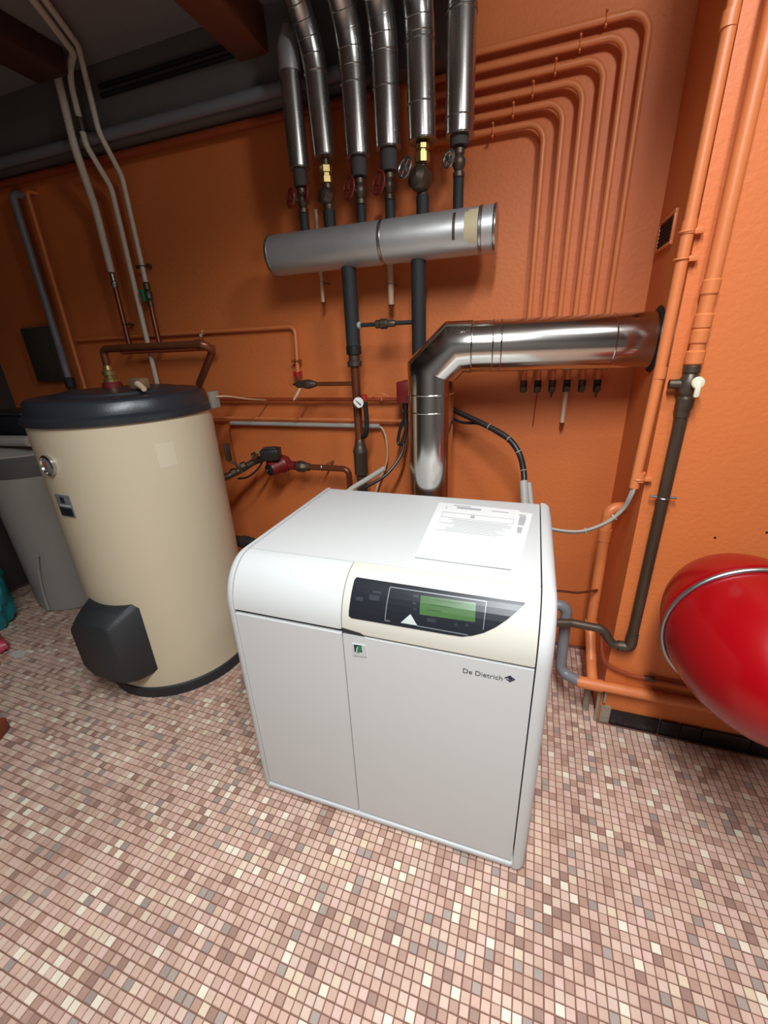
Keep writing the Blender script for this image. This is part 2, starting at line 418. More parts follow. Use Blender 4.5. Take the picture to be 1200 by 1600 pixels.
for x in (-.66, 0.0):
    for y in (.83, 1.32): build('foot', MB().lathe([(.02, 0), (.022, .004), (.012, .008), (.012, .02)], (x, y, 0), (0, 0, 1), 16), M['gap'], boiler)
def offset_poly(p, d):
    n = len(p); out = []
    for i in range(n):
        a, b, c = p[i - 1], p[i], p[(i + 1) % n]
        e0 = V((b[0] - a[0], b[1] - a[1])).normalized(); e1 = V((c[0] - b[0], c[1] - b[1])).normalized()
        n0 = V((-e0.y, e0.x)); n1 = V((-e1.y, e1.x)); q = (n0 + n1); q = q / max(.3, q.length_squared) * 2
        out.append((b[0] + q.x * d, b[1] + q.y * d))
    return out
outl = [(.752, .012)] + [(surf(0, s, .003).y, surf(0, s, .003).z) for s in SS[1:-1]] + [(1.388, EZ + EB + .003), (1.388, .012)]
def cheek(x0, x1, sg):
    R_ = .026; w_ = abs(x1 - x0); steps = [(0, x0)] + [(R_ * (1 - math.cos(a)), x0 + sg * (w_ - R_ + R_ * math.sin(a))) for a in [math.pi / 2 * k / 6 for k in range(0, 7)]]
    area = sum(outl[i - 1][0] * outl[i][1] - outl[i][0] * outl[i - 1][1] for i in range(len(outl)))
    mb = MB(); n = len(outl)
    for d, x in steps:
        mb.v += [V((x, y, z)) for y, z in offset_poly(outl, d if area > 0 else -d)]
    for k in range(len(steps) - 1):
        for i in range(n): mb.f.append((k * n + i, k * n + (i + 1) % n, (k + 1) * n + (i + 1) % n, (k + 1) * n + i))
    mb.f.append(tuple(range(n))); mb.f.append(tuple((len(steps) - 1) * n + i for i in range(n)))
    return mb
build('side_panel', cheek(BX0 - .001, BX0 - .030, -1), M['white'], boiler)
build('side_panel', cheek(BX1 + .001, BX1 + .034, 1), M['white'], boiler)
# display window, from its outline in the photo
def Q(x, y): return hit(340 + x * .45, 740 + y * .45)
win = [Q(*p) for p in [(484, 361), (560, 373), (700, 394), (860, 419), (1000, 440), (1066, 449), (1068, 452), (1040, 478), (1005, 507), (965, 533), (925, 551), (885, 561), (850, 564), (800, 557), (700, 540), (600, 523), (500, 506), (466, 500), (457, 493), (457, 478), (462, 440), (470, 395), (476, 370)]]
disp = build('display_window', decal(MB(), win, 0, .0028), M['black'], cp, smooth=False)
Q2 = lambda x, y: hit(520 + x * .28333, 860 + y * .28333)
build('screen', decal(MB(), [Q2(*p) for p in [(487, 250), (790, 292), (785, 395), (480, 352)]], .0028, .0034), M['lcd'], cp, smooth=False)
pr = MB()
for (a, b) in [((570, 276), (720, 297)), ((540, 300), (660, 316)), ((520, 326), (600, 337))]:
    decal(pr, [Q2(a[0], a[1] - 3), Q2(b[0], b[1] - 3), Q2(b[0], b[1] + 2), Q2(a[0], a[1] + 2)], .0034, .0037)
build('screen_digits', pr, M['lcd_dark'], cp, smooth=False)
fr = MB()
def line(a, b, w_=2.3):
    d = V((b[0] - a[0], b[1] - a[1])).normalized(); n = V((-d.y, d.x)) * w_
    decal(fr, [Q2(a[0] + n.x, a[1] + n.y), Q2(b[0] + n.x, b[1] + n.y), Q2(b[0] - n.x, b[1] - n.y), Q2(a[0] - n.x, a[1] - n.y)], .0028, .0034)
for a, b in [((318, 204), (290, 384)), ((290, 384), (318, 388)), ((318, 204), (848, 284)), ((848, 284), (830, 436)), ((466, 414), (745, 464))]: line(a, b)
build('frame_line', fr, M['silver'], cp, smooth=False)
build('pointer_triangle', decal(MB(), [Q2(430, 350), Q2(468, 412), Q2(376, 396)], .0028, .0036), M['label'], cp, smooth=False)
for (x, y, a, b) in [(150, 268, 20, 10), (232, 262, 28, 14), (545, 384, 24, 10), (680, 408, 8, 8), (740, 412, 8, 8), (460, 255, 14, 6), (452, 292, 10, 6), (455, 325, 10, 6), (245, 232, 22, 6)]:
    k = .14
    build('key', decal(MB(), [Q2(x - a, y - b - a * k), Q2(x + a, y - b + a * k), Q2(x + a, y + b + a * k), Q2(x - a, y + b - a * k)], .0028, .0038), M['key'], cp, smooth=False)
# dark grip slot at the left end of the control panel's lower edge
build('grip_slot', decal(MB(), [(XS + .001, S_DOOR - .001), (XS + .062, S_DOOR - .001), (XS + .05, S_DOOR + .005), (XS + .001, S_DOOR + .011)], .0012, .002), M['gap'], cp, smooth=False)
# leaf badge, maker's lettering and emblem on the right door
def D(x, y): return hit(520 + x * .28333, 860 + y * .28333)
bd = build('badge', decal(MB(), [D(108, 512), D(182, 523), D(188, 586), D(112, 576)], 0, .002), M['label'], dr, smooth=False)
build('badge_mark', decal(MB(), [D(118, 516), D(160, 521), D(164, 559), D(122, 555)], .002, .0025), M['ink'], dr, smooth=False)
build('leaf', decal(MB(), [D(134, 555), D(131, 540), D(137, 527), D(150, 521), D(159, 524), D(163, 535), D(161, 548), D(152, 557), D(143, 560)], .0025, .003), M['green'], dr, smooth=False)
build('leaf_vein', decal(MB(), [D(136, 528), D(142, 524), D(137, 545), D(138, 560), D(133, 560), D(131, 542)], .003, .0034), M['label'], dr, smooth=False)
def text(txt, parent, p, width, material, name):
    cu = bpy.data.curves.new(name, 'FONT'); cu.body = txt; cu.extrude = .0; cu.resolution_u = 3
    to = bpy.data.objects.new(name, cu); C.objects.link(to)
    dg = bpy.context.evaluated_depsgraph_get(); me_ = bpy.data.meshes.new_from_object(to.evaluated_get(dg))
    bpy.data.objects.remove(to)
    xs = [v.co.x for v in me_.vertices]; k = width / (max(xs) - min(xs)); x0 = min(xs)
    off = p - ORG[parent.name]
    for v in me_.vertices: v.co = V(((v.co.x - x0) * k, 0, v.co.y * k * 1.0)) + off
    me_.materials.append(material); oo = bpy.data.objects.new(name, me_); C.objects.link(oo); oo.parent = parent; ORG[oo.name] = ORG[parent.name]; return oo
ta = D(718, 672); tb = D(936, 704)
lt = text('De Dietrich', dr, V((ta[0], .7548, ta[1] + .03)), tb[0] - ta[0], M['ink'], 'lettering'); lt['label'] = 'dark blue maker lettering'
ec = D(976, 707); er = .0092
def em(pts): return [(ec[0] + x * er, ec[1] + y * er) for x, y in pts]
build('emblem', decal(decal(MB(), em([(-1.25, 0), (0, .95), (.22, .78), (-.75, 0), (-.62, -.13), (-.85, -.3)][:4]), 0, .0012), em([(-.85, -.25), (.1, -.95), (1.25, .1), (1.0, .28), (.1, -.52), (-.55, -.02)][:5]), 0, .0012), M['ink'], dr, smooth=False)
build('emblem_eye', decal(MB(), em([(.45 * math.cos(a) + .1, .36 * math.sin(a) + .12) for a in [math.pi * 2 * k / 10 for k in range(10)]]), 0, .0012), M['ink'], dr, smooth=False)
build('emblem_top', decal(MB(), em([(0, .95), (.95, .25), (.8, .1), (.0, .7)]), 0, .0012), M['ink'], dr, smooth=False)
# ---- papers on top
TZ = EZ + EB
def sheet(px, z, curl, seed):
    c = [P(u, v, z=TZ) for u, v in px]; mb = MB(); n = 10; r_ = random.Random(seed); vv = []
    for lay in (0, .0009):
        for i in range(n + 1):
            for j in range(n + 1):
                a, b = i / n, j / n
                p = c[0].lerp(c[1], a).lerp(c[3].lerp(c[2], a), b)
                vv.append(V((p.x, p.y, TZ + z + lay + curl * (max(0, b - .75) * 4) ** 2 * (.6 + .4 * math.cos(a * 3 + seed)))))
    N2 = (n + 1) ** 2; k = lambda i, j, l: l * N2 + i * (n + 1) + j
    fs = []
    for i in range(n):
        for j in range(n):
            fs.append((k(i, j, 1), k(i + 1, j, 1), k(i + 1, j + 1, 1), k(i, j + 1, 1))); fs.append((k(i, j, 0), k(i, j + 1, 0), k(i + 1, j + 1, 0), k(i + 1, j, 0)))
    for i in range(n):
        fs += [(k(i, 0, 0), k(i + 1, 0, 0), k(i + 1, 0, 1), k(i, 0, 1)), (k(i, n, 0), k(i + 1, n, 0), k(i + 1, n, 1), k(i, n, 1)), (k(0, i, 0), k(0, i + 1, 0), k(0, i + 1, 1), k(0, i, 1)), (k(n, i, 0), k(n, i + 1, 0), k(n, i + 1, 1), k(n, i, 1))]
    return mb.add(vv, fs)
px1 = [(686, 786), (812, 799), (799, 892), (648, 872)]; px2 = [(712, 788), (832, 803), (810, 884), (690, 868)]
p2 = build('paper_sheet', sheet(px2, .0004, .0, 1), M['paper']); tag(p2, 'lower printed paper sheet showing along the right edge of the pile on the boiler', 'paper', 'papers on the boiler')
p1 = build('paper_sheet', sheet(px1, .0022, .002, 2), M['paper']); tag(p1, 'upper printed paper sheet with a slightly curled front edge on the boiler top', 'paper', 'papers on the boiler')
def pq(a, b, px): 
    c = [P(u, v, z=TZ) for u, v in px]; return c[0].lerp(c[1], a).lerp(c[3].lerp(c[2], a), b)
pm = MB()
def stroke(a0, a1, b0, b1, px=px1, z=.0036, mb=pm):
    q = [pq(a0, b0, px), pq(a1, b0, px), pq(a1, b1, px), pq(a0, b1, px)]
    mb.prism([V((p.x, p.y, TZ + z)) for p in q], (0, 0, .0002))
for a0, a1, b0, b1 in [(.25, .55, .06, .1), (.2, .42, .03, .045), (.68, .88, .07, .085), (.1, .95, .2, .206), (.1, .106, .2, .3), (.945, .951, .2, .3), (.1, .95, .3, .306), (.45, .5, .22, .27), (.12, .13, .08, .13)]: stroke(a0, a1, b0, b1)
rr = random.Random(5)
for k in range(9):
    a = rr.uniform(.1, .3); stroke(a, rr.uniform(.75, .95), .33 + k * .027, .338 + k * .027)
build('print', pm, M['print'], p1, smooth=False)
pm2 = MB()
for a0, a1, b0, b1 in [(.80, .93, .06, .09), (.86, .94, .1, .3), (.86, .93, .34, .46)]: stroke(a0, a1, b0, b1, px2, .0016, pm2)
build('print', pm2, M['print'], p2, smooth=False)
# ================================================================== HOT WATER CYLINDER
TC = V((-1.512, 1.251, 0)); TR = .316
cyl = thing('hot_water_cylinder', TC, 'tall cream hot water cylinder with charcoal lid and base ring beside the boiler', 'water heater')
build('shell', MB().lathe([(TR, .04), (TR, 1.152)], TC, (0, 0, 1), 72), M['cream'], cyl)
build('base_ring', MB().lathe([(TR - .002, 0), (TR + .004, .003), (TR + .005, .048), (TR - .001, .056)], TC, (0, 0, 1), 72), M['char2'], cyl)
build('lid', MB().lathe([(TR - .004, 1.146), (TR + .009, 1.147), (TR + .011, 1.152), (TR + .010, 1.168), (TR + .003, 1.173), (TR - .004, 1.178), (TR - .010, 1.216), (TR - .018, 1.225), (TR - .03, 1.228), (.21, 1.230), (.205, 1.238), (.19, 1.241), (0, 1.242)], TC, (0, 0, 1), 72), M['char'], cyl)
# thermometer on the front (-Y) side
tp = V((TC.x - .028, TC.y - TR + .001, 1.022))
th = build('thermometer', MB().lathe([(.034, -.004), (.036, .004), (.036, .010), (.030, .013), (.028, .008), (0, .008)], tp, (-.1, -1, 0), 32), M['chrome'], cyl)
build('dial_glass', MB().lathe([(.0275, .0085), (.02, .0105), (0, .011)], tp, (-.1, -1, 0), 32), M['glass'], th)
build('dial_needle', MB().box(tp + V((0, -.013, .004)), (.003, .002, .018)), M['red'], th)
def curved_plate(a0, a1, z0, z1, r0, r1, n=8):
    mb = MB(); vv = []; ff = []
    for k in range(n + 1):
        a = math.radians(a0 + (a1 - a0) * k / n); c, s = math.cos(a), math.sin(a)
        vv += [V((TC.x + r * c, TC.y + r * s, z)) for r, z in ((r0, z0), (r1, z0), (r1, z1), (r0, z1))]
    for k in range(n):
        for j in range(4): ff.append((k * 4 + j, k * 4 + (j + 1) % 4, k * 4 + 4 + (j + 1) % 4, k * 4 + 4 + j))
    ff.append((0, 1, 2, 3)); ff.append(tuple(n * 4 + j for j in range(4)))
    return mb.add(vv, ff)
pl = build('name_plate', curved_plate(-101, -87, .832, .914, TR - .001, TR + .003), M['silver'], cyl)
build('name_plate_field', curved_plate(-100, -88, .836, .866, TR + .003, TR + .0038), M['black'], pl)
build('name_plate_emblem', curved_plate(-96, -92, .884, .906, TR + .003, TR + .0038), M['ink'], pl)
build('name_plate_line', curved_plate(-99, -88, .872, .877, TR + .003, TR + .0038), M['label'], pl)
sk = build('sticker', curved_plate(-28.5, -17, .978, 1.066, TR, TR + .0006), M['sticker'], cyl); sk['label'] = 'pale rectangular sticker'
# charcoal inspection cover low on the front
def cover():
    mb = MB(); y1 = TC.y - .402
    rings = []
    def yt(x): return TC.y - math.sqrt(TR ** 2 - x * x) + .004
    cr = lambda hw, z0, z1, ch: [(-hw, z0 + ch), (-hw + ch, z0), (hw - ch * .4, z0), (hw, z0 + ch * .4), (hw, z1 - ch * .4), (hw - ch * .4, z1), (-hw + ch, z1), (-hw, z1 - ch)]
    n = 8; vv = []
    for hw, z0, z1, ch, yy in ((.142, .128, .470, .05, None), (.128, .140, .452, .05, TC.y - .352), (.108, .160, .428, .045, TC.y - .394), (.1, .17, .418, .042, y1)):
        for x, z in cr(hw, z0, z1, ch): vv.append(V((TC.x + x, yt(x) if yy is None else yy, z)))
    ff = []
    for k in range(3):
        for j in range(n): ff.append((k * n + j, k * n + (j + 1) % n, (k + 1) * n + (j + 1) % n, (k + 1) * n + j))
    ff.append(tuple(range(3 * n, 4 * n))); ff.append(tuple(range(n - 1, -1, -1)))
    return mb.add(vv, ff)
cv = build('inspection_cover', cover(), M['char2'], cyl, angle=42); cv['label'] = 'charcoal faceted inspection cover'
# small grey junction box clipped to the lid edge, brush and fittings
jb = P(331, 610, y=1.42)
jx = build('junction_box', MB().box((jb.x + .003, 1.42, 1.178), (.020, .045, .066), .004), M['jgrey'], cyl)
build('sensor_wire', MB().tube(spline([V((jb.x + .014, 1.42, 1.19)), V((jb.x + .035, 1.47, 1.185)), V((jb.x + .05, 1.58, 1.16)), V((jb.x + .03, 1.74, 1.135))]), .003, 8), M['beige'], jx)
# clamp on its right flank
cl = P(349, 690, y=1.45)
build('side_bracket', MB().box((cl.x + .004, 1.46, .95), (.012, .03, .075), .002).tube([(cl.x - .01, 1.46, .92), (cl.x + .02, 1.48, .89), (cl.x + .03, 1.5, .85)], .006, 8), M['bronze'], cyl)
br = thing('scrubbing_block', V((-1.335, 1.21, 1.229)), 'small worn brown block with a wooden handle lying on the charcoal lid', 'brush')
build('block', MB().box((-1.345, 1.20, 1.2625), (.06, .04, .038), .006), M['wood'], br)
build('handle', MB().tube([(-1.33, 1.18, 1.262), (-1.285, 1.16, 1.247)], [.012, .009], 10), M['beige'], br)
build('rest', MB().box((-1.345, 1.20, 1.2375), (.05, .035, .012), .003), M['char2'], br)
# ---- copper outlet with union on the lid
ot = thing('outlet_pipe', V((-1.60, 1.30, 1.241)), 'brown copper pipe rising from the cream cylinder lid and turning right', 'pipe')
build('collar', MB().lathe([(.036, 0), (.036, .018), (.03, .022)], (-1.60, 1.30, 1.2405), (0, 0, 1), 24), M['dred'], ot)
build('union', MB().lathe([(.026, .0), (.026, .014), (.019, .018), (.019, .026), (.024, .028), (.024, .044), (.018, .048), (.016, .064)], (-1.60, 1.30, 1.26), (0, 0, 1), 20), M['brass'], ot)
build('pipe', MB().tube(bend([(-1.60, 1.30, 1.31), (-1.60, 1.30, 1.385), (-1.11, 1.30, 1.385), (-1.11, 1.335, 1.36), (-1.25, 1.39, 1.24)], .022), .0135, 16), M['copper'], ot)
build('elbow_collar', MB().tube([(-1.145, 1.30, 1.385), (-1.118, 1.30, 1.385)], .0165, 16), M['copper'], ot)
# ================================================================== EXPANSION VESSEL (red)
VC = V((.563, 1.066, .653)); VA, VB = .1845, .287
ves = thing('expansion_vessel', V((.563, 1.066, .468)), 'large glossy red expansion vessel held to the orange wall by a steel band', 'expansion vessel')
pf = []
for k in range(0, 41):
    a = -math.pi / 2 + math.pi * k / 40
    pf.append((VA * abs(math.cos(a)) ** .98, VB * math.sin(a)))
pf[0] = (0, pf[0][1]); pf[-1] = (0, pf[-1][1])
build('shell', MB().lathe(pf, VC, (0, 1, 0), 72), M['vessel'], ves)
build('steel_band', MB().torus((VC.x, 1.071, VC.z), (0, 1, 0), .1885, .0062, 80, 12), M['galv'], ves)
build('seam', MB().torus((VC.x, 1.10, VC.z), (0, 1, 0), .1835, .004, 80, 8), M['vessel'], ves)
br_ = MB().box2((.70, 1.09, .60), (.75, CY, .64), .003).box2((.66, CY - .008, .52), (.82, CY, .72), .002)
build('bracket', br_, M['galv'], ves)
build('connection', MB().tube(bend([(VC.x + .02, CY - .03, VC.z - .02), (VC.x + .02, 1.33, .40), (VC.x + .02, 1.33, .262)], .02), .009, 12), M['bronze'], ves)
# ================================================================== FLUE
FYv = 1.50
fx = P(673, 700, y=FYv).x; FZ = 1.343; FR = .0805
flue = thing('flue_pipe', V((fx, FYv, .45)), 'shiny stainless flue rising behind the boiler and turning right into the chimney', 'flue')
zl = P(672, 580, y=FYv).z
A0 = V((fx, FYv, .52)); A1 = V((fx, FYv, zl)); 
A2 = V((P(722, 540, y=1.508).x, 1.508, FZ - .004)); A3 = V((SX + .001, 1.566, FZ - .006))
dh = (A3 - A2).normalized(); du = V((0, 0, 1))
zc1 = A1.z - .0; kx = FZ - .004 - zc1
B1 = A1; B2 = V((A1.x + (FZ - .004 - A1.z) * 1.08, 1.505, FZ - .004))
B2 = V((B2.x, 1.506, B2.z))
build('vertical_section', MB().tube([V((fx, FYv, .60)), B1], FR, 48), M['steel'], flue)
build('mitre_elbow', MB().tube([B1 - du * .012, B1, B2, B2 + dh * .055], FR + .0008, 48, caps=False), M['steel'], flue)
build('reducer', MB().tube([B2 + dh * .053, B2 + dh * .125], FR - .0012, 48, caps=False), M['steel'], flue)
build('horizontal_section', MB().tube([B2 + dh * .12, A3], FR, 48), M['steel'], flue)
for p, d in ((B1 - du * .075, du), (B1 - du * .135, du), (B2 + dh * .058, dh), (B2 + dh * .124, dh), (B2 + dh * .150, dh), (A3 - dh * .125, dh)):
    build('seam_ring', MB().torus(p, d, FR + .0002, .0022, 48, 8), M['steel'], flue)
build('rear_elbow', MB().tube(bend([V((fx, FYv, .62)), V((fx, FYv, .52)), V((fx, 1.388, .52))], .05), FR - .003, 32, caps=False), M['steel'], flue)
build('wall_hole', MB().lathe([(FR + .002, -.004), (FR + .012, -.004), (FR + .014, -.001), (FR + .002, .0)], (SX, A3.y - .004, FZ - .005), (1, 0, 0), 40), M['dark'], flue)
# ================================================================== MANIFOLD + six insulated pipes
MY = 1.60; MZ = 1.684; MX0, MX1 = -.968, -.152; MR = .0665
man = thing('manifold', V(((MX0 + MX1) / 2, MY, MZ - MR)), 'dull aluminium clad horizontal header above two black pipes', 'header pipe')
build('jacket', MB().lathe([(MR - .001, MX0), (MR, MX0 + .003), (MR, MX1 - .003), (MR - .001, MX1)], (0, MY, MZ), (1, 0, 0), 56), M['alu_dull'], man)
for x in (MX0 - .002, MX1 - .006): build('end_cap', MB().lathe([(MR + .002, 0), (MR + .0025, .001), (MR + .002, .008)], (x, MY, MZ), (1, 0, 0), 48), M['alu'], man)
for px in (590, 748): 
    x = P(px, 370, y=MY - MR).x; build('seam_band', MB().lathe([(MR + .0005, -.006), (MR + .002, -.004), (MR + .002, .004), (MR + .0005, .006)], (x, MY, MZ), (1, 0, 0), 48), M['alu'], man)
def cyl_patch(x0, x1, a0, a1, r, n=8):
    mb = MB(); vv = []; ff = []
    for k in range(n + 1):
        a = math.radians(a0 + (a1 - a0) * k / n)
        vv += [V((x, MY - rr_ * math.cos(a), MZ + rr_ * math.sin(a))) for x, rr_ in ((x0, r - .001), (x1, r - .001), (x1, r + .0008), (x0, r + .0008))]
    for k in range(n):
        for j in range(4): ff.append((k * 4 + j, k * 4 + (j + 1) % 4, k * 4 + 4 + (j + 1) % 4, k * 4 + 4 + j))
    return mb.add(vv, ff)
tx = P(738, 372, y=MY - MR).x
build('tape_patch', cyl_patch(tx - .028, tx + .022, -28, 42, MR), M['tape'], man)
build('tape_patch', cyl_patch(tx - .016, tx + .016, -38, 50, MR), M['tape'], man)
build('stain_strip', cyl_patch(P(708, 380, y=MY - MR).x - .005, P(708, 380, y=MY - MR).x + .004, -25, 45, MR), M['bronze'], man)
def wheel(mb, c, ax, R_=.023):
    mb.torus(c, ax, R_, .0042, 20, 8); u, w_, d = frame(V(ax)); c = V(c)
    for k in range(3):
        a = k * math.pi / 3; q = (u * math.cos(a) + w_ * math.sin(a)) * R_; mb.tube([c - q, c + q], .0028, 6)
    mb.lathe([(.008, -.006), (.008, .006), (.004, .008)], c, ax, 12); return mb
ordn = ['first', 'second', 'third', 'fourth', 'fifth', 'sixth']
J = [((468, 265), (453, 112), .0345, 'dred'), ((508, 247), (494, 120), .036, 'brass'), ((560, 247), (551, 112), .0395, 'dred'),
     ((607, 234), (601, 90), .0405, 'dred'), ((660, 222), (656, 62), .0425, 'grey'), ((718, 214), (722, 12), .0425, 'grey')]
extra = ['the leftmost, shortest and darkest one', 'second from the left with a brass union below it', 'third from the left with a dark red handwheel', 'fourth from the left with a dark red handwheel', 'fifth from the left with a large grey valve below', 'the rightmost one, straight up to the top']
for k, (pb, pt, r, kind) in enumerate(J):
    a = P(*pb, y=MY); b = P(*pt, y=MY); d = (b - a).normalized()
    pp = thing('insulated_pipe', V((a.x, MY, MZ + MR)), 'aluminium clad pipe above the header, ' + extra[k], 'pipe', 'clad pipes above the header')
    # lower bare pipe
    x1 = a.x; rb = .0165 if kind != 'brass' and k != 4 else .021
    zv = 1.80 if k < 5 else 1.83
    build('riser', MB().tube([(x1, MY, MZ + MR - .012), (x1, MY, zv)], rb, 16), M['foam'], pp)
    vm = M['bronze']
    vb = build('valve_body', MB().lathe([(rb * .8, 0), (.018, .004), (.018, .016), (.013, .02), (.02, .034), (.021, .046), (.014, .058), (.017, .062), (.017, .074), (.012, .078), (.012, a.z - zv + .004)], (x1, MY, zv), (0, 0, 1), 16), vm, pp)
    if k in (0, 2, 3, 5):
        ax = V((-.55, -.8, .12)).normalized(); hc = V((x1, MY, zv + .038)) + ax * .045
        build('valve_stem', MB().tube([V((x1, MY, zv + .038)), hc], .006, 8), M['bronze'], vb)
        wheel_m = M['dred'] if k != 5 else M['galv']
        build('handwheel', wheel(MB(), hc, ax, (.031 if k else .027) if k != 5 else .021), wheel_m, vb)
        build('foam_end', MB().tube([(x1, MY, zv + .08), (x1, MY, a.z + .004)], r * .68, 16), M['ofoam'], pp)
    elif k == 1:
        build('union', MB().lathe([(.016, 0), (.021, .003), (.021, .02), (.016, .022), (.016, .03), (.021, .032), (.021, .05), (.015, .053)], (x1, MY, zv + .075), (0, 0, 1), 6), M['brass'], pp)
        build('valve_flange', MB().lathe([(.02, -.02), (.026, -.014), (.026, .012), (.016, .02)], (x1 - .004, MY - .012, zv + .04), (-.5, -.75, .3), 20), M['bronze'], pp)
        build('handwheel', wheel(MB(), V((x1 - .062, MY - .04, zv + .05)), V((-.7, -.6, .1)), .022), M['dred'], pp)
    else:
        build('union', MB().lathe([(.017, 0), (.024, .004), (.024, .028), (.017, .03), (.017, .036), (.022, .038), (.022, .05)], (x1, MY, zv + .082), (0, 0, 1), 8), M['brass'], pp)
        build('valve_flange', MB().lathe([(.022, -.035), (.034, -.02), (.036, .0), (.034, .016), (.016, .03)], (x1 - .006, MY - .02, zv + .042), (-.45, -.8, .25), 24), M['bronze'], pp)
        build('handwheel', wheel(MB(), V((x1 - .04, MY - .065, zv + .062)), V((-.45, -.8, .25)), .027), M['galv'], pp)
    # jacket, bending towards the room under the ceiling
    build('jacket', MB().lathe([(r - .006, -.001), (r, 0), (r, (b - a).length)], a, d, 36), M['alu'], pp)
    build('jacket_rim', MB().torus(a + d * .002, d, r, .0018, 36, 8), M['alu'], pp)
    if k == 0:
        p0 = b; top = b + d * .09
        build('elbow', MB().tube([p0 - d * .005, p0 + d * .05, p0 + d * .085 + V((0, .02, 0)), p0 + d * .1 + V((0, .06, 0)), p0 + d * .1 + V((0, .12, 0))], r + .0012, 28), M['alu_dull'], pp)
    elif k < 5:
        zt = 2.352; R_ = max(.05, zt - b.z - .012); pts = [b - d * .004]
        ng = 7
        for q in range(ng + 1):
            an = math.pi / 2 * q / ng
            pts.append(V((b.x - (.02 if k == 1 else .008) * q / ng, MY - R_ * (1 - math.cos(an)), b.z + .006 + R_ * math.sin(an))))
        pts.append(pts[-1] + V((0, -.5, 0)))
        build('elbow', MB().tube(pts, r + .001, 32), M['alu'], pp)
        for q in range(1, len(pts) - 1):
            dd = (pts[q + 1] - pts[q - 1]).normalized()
            build('elbow_seam', MB().torus(pts[q], dd, r + .0012, .0016, 32, 6), M['alu'], pp)
    else:
        build('elbow', MB().tube([b - d * .003, b + d * .06, b + d * .1 + V((0, -.02, 0)), b + d * .115 + V((0, -.08, 0)), b + d * .115 + V((0, -.5, 0))], r + .001, 32), M['alu'], pp)
    for sp in {1: [(500, 118)], 2: [(556, 135)], 3: [(604, 142)], 4: [(660, 166), (656, 70)], 5: [(721, 186), (722, 22)]}.get(k, []):
        q = P(*sp, y=MY); tt = (q.z - a.z) / d.z
        build('seam_ring', MB().torus(a + d * tt, d, r + .0004, .0022, 36, 8), M['alu'], pp)
# two black risers below the header
xl = P(548, 470, y=MY).x; xr = P(654, 450, y=MY).x
rl = thing('supply_riser', V((xl, MY, .70)), 'black foam and copper riser carrying a round gauge, left of the flue', 'pipe')
zf = P(551, 552, y=MY).z
build('foam_sleeve', MB().tube([(xl, MY, MZ - MR + .006), (xl, MY, zf)], .027, 24), M['foam'], rl)
build('foam_joint', MB().lathe([(.027, 0), (.0295, .002), (.0295, .03), (.027, .032)], (xl, MY, zf - .005), (0, 0, 1), 24), M['hose'], rl)
build('flange', MB().lathe([(.024, -.05), (.029, -.046), (.029, -.03), (.022, -.026), (.022, .0)], (xl, MY, zf), (0, 0, 1), 24), M['bronze'], rl)
build('copper_section', MB().tube([(xl, MY, zf - .04), (xl, MY, P(562, 690, y=MY).z)], .017, 18), M['copper'], rl)
zg = P(562, 690, y=MY).z
build('union', MB().lathe([(.017, .0), (.021, -.008), (.021, -.02), (.024, -.028), (.031, -.05), (.031, -.056), (.029, -.06), (.0285, -.15), (.022, -.158), (.022, -.26)], (xl, MY, zg + .01), (0, 0, 1), 20), M['bronze'], rl)
build('return_bend', MB().tube(bend([(xl, MY, .66), (xl, MY, .55), (xl, 1.39, .55)], .05), .022, 16), M['bronze'], rl)
# gauge
gc = P(560, 629, y=1.545)
ga = build('gauge', MB().lathe([(.020, .016), (.0225, .014), (.0225, .0), (.0205, -.003), (.0195, 0.0)], gc, V((gc.x, 1.545, gc.z - CAMH)).normalized() * 1, 28), M['bronze'], rl)
gd = -V((gc.x * .55, 1.545, 0)).normalized()
build('gauge_face', MB().lathe([(.0205, -.001), (.0205, .001), (0, .001)], gc + gd * .002, gd, 28), M['dial'], rl)
gu = gd.cross(V((0, 0, 1))).normalized()
build('gauge_needle', MB().tube([gc + gd * .0045 + gu * -.010 + V((0, 0, -.009)), gc + gd * .0045 + gu * .011 + V((0, 0, .010))], [.0028, .0008], 6), M['ink'], rl)
lv = P(569, 640, y=1.575)
build('drain_valve', MB().tube(spline([lv + V((.006, 0, .03)), lv + V((.008, 0, -.03)), lv + V((.006, 0, -.075)), lv + V((-.004, .01, -.105)), lv + V((-.022, .02, -.115))], 5), .0095, 12), M['hose'], rl)
build('valve_cap', MB().lathe([(.0115, 0), (.0125, .003), (.0115, .022), (.009, .024)], lv + V((.003, 0, .035)), (0, 0, 1), 16), M['red'], rl)
# cross link with valve
zc = P(600, 506, y=MY).z
build('cross_link', MB().tube([(xl + .02, MY, zc), (xr - .02, MY, zc)], .0075, 12), M['foam'], rl)
build('cross_link_valve', MB().lathe([(.009, 0), (.015, .004), (.015, .02), (.018, .024), (.018, .045), (.012, .052), (.012, .075), (.009, .08)], (P(586, 506, y=MY).x, MY, zc), (1, 0, 0), 18), M['bronze'], rl)
build('cross_link_collar', MB().lathe([(.013, 0), (.013, .012)], (xl + .024, MY, zc - .0), (1, 0, 0), 14), M['lgrey'], rl)
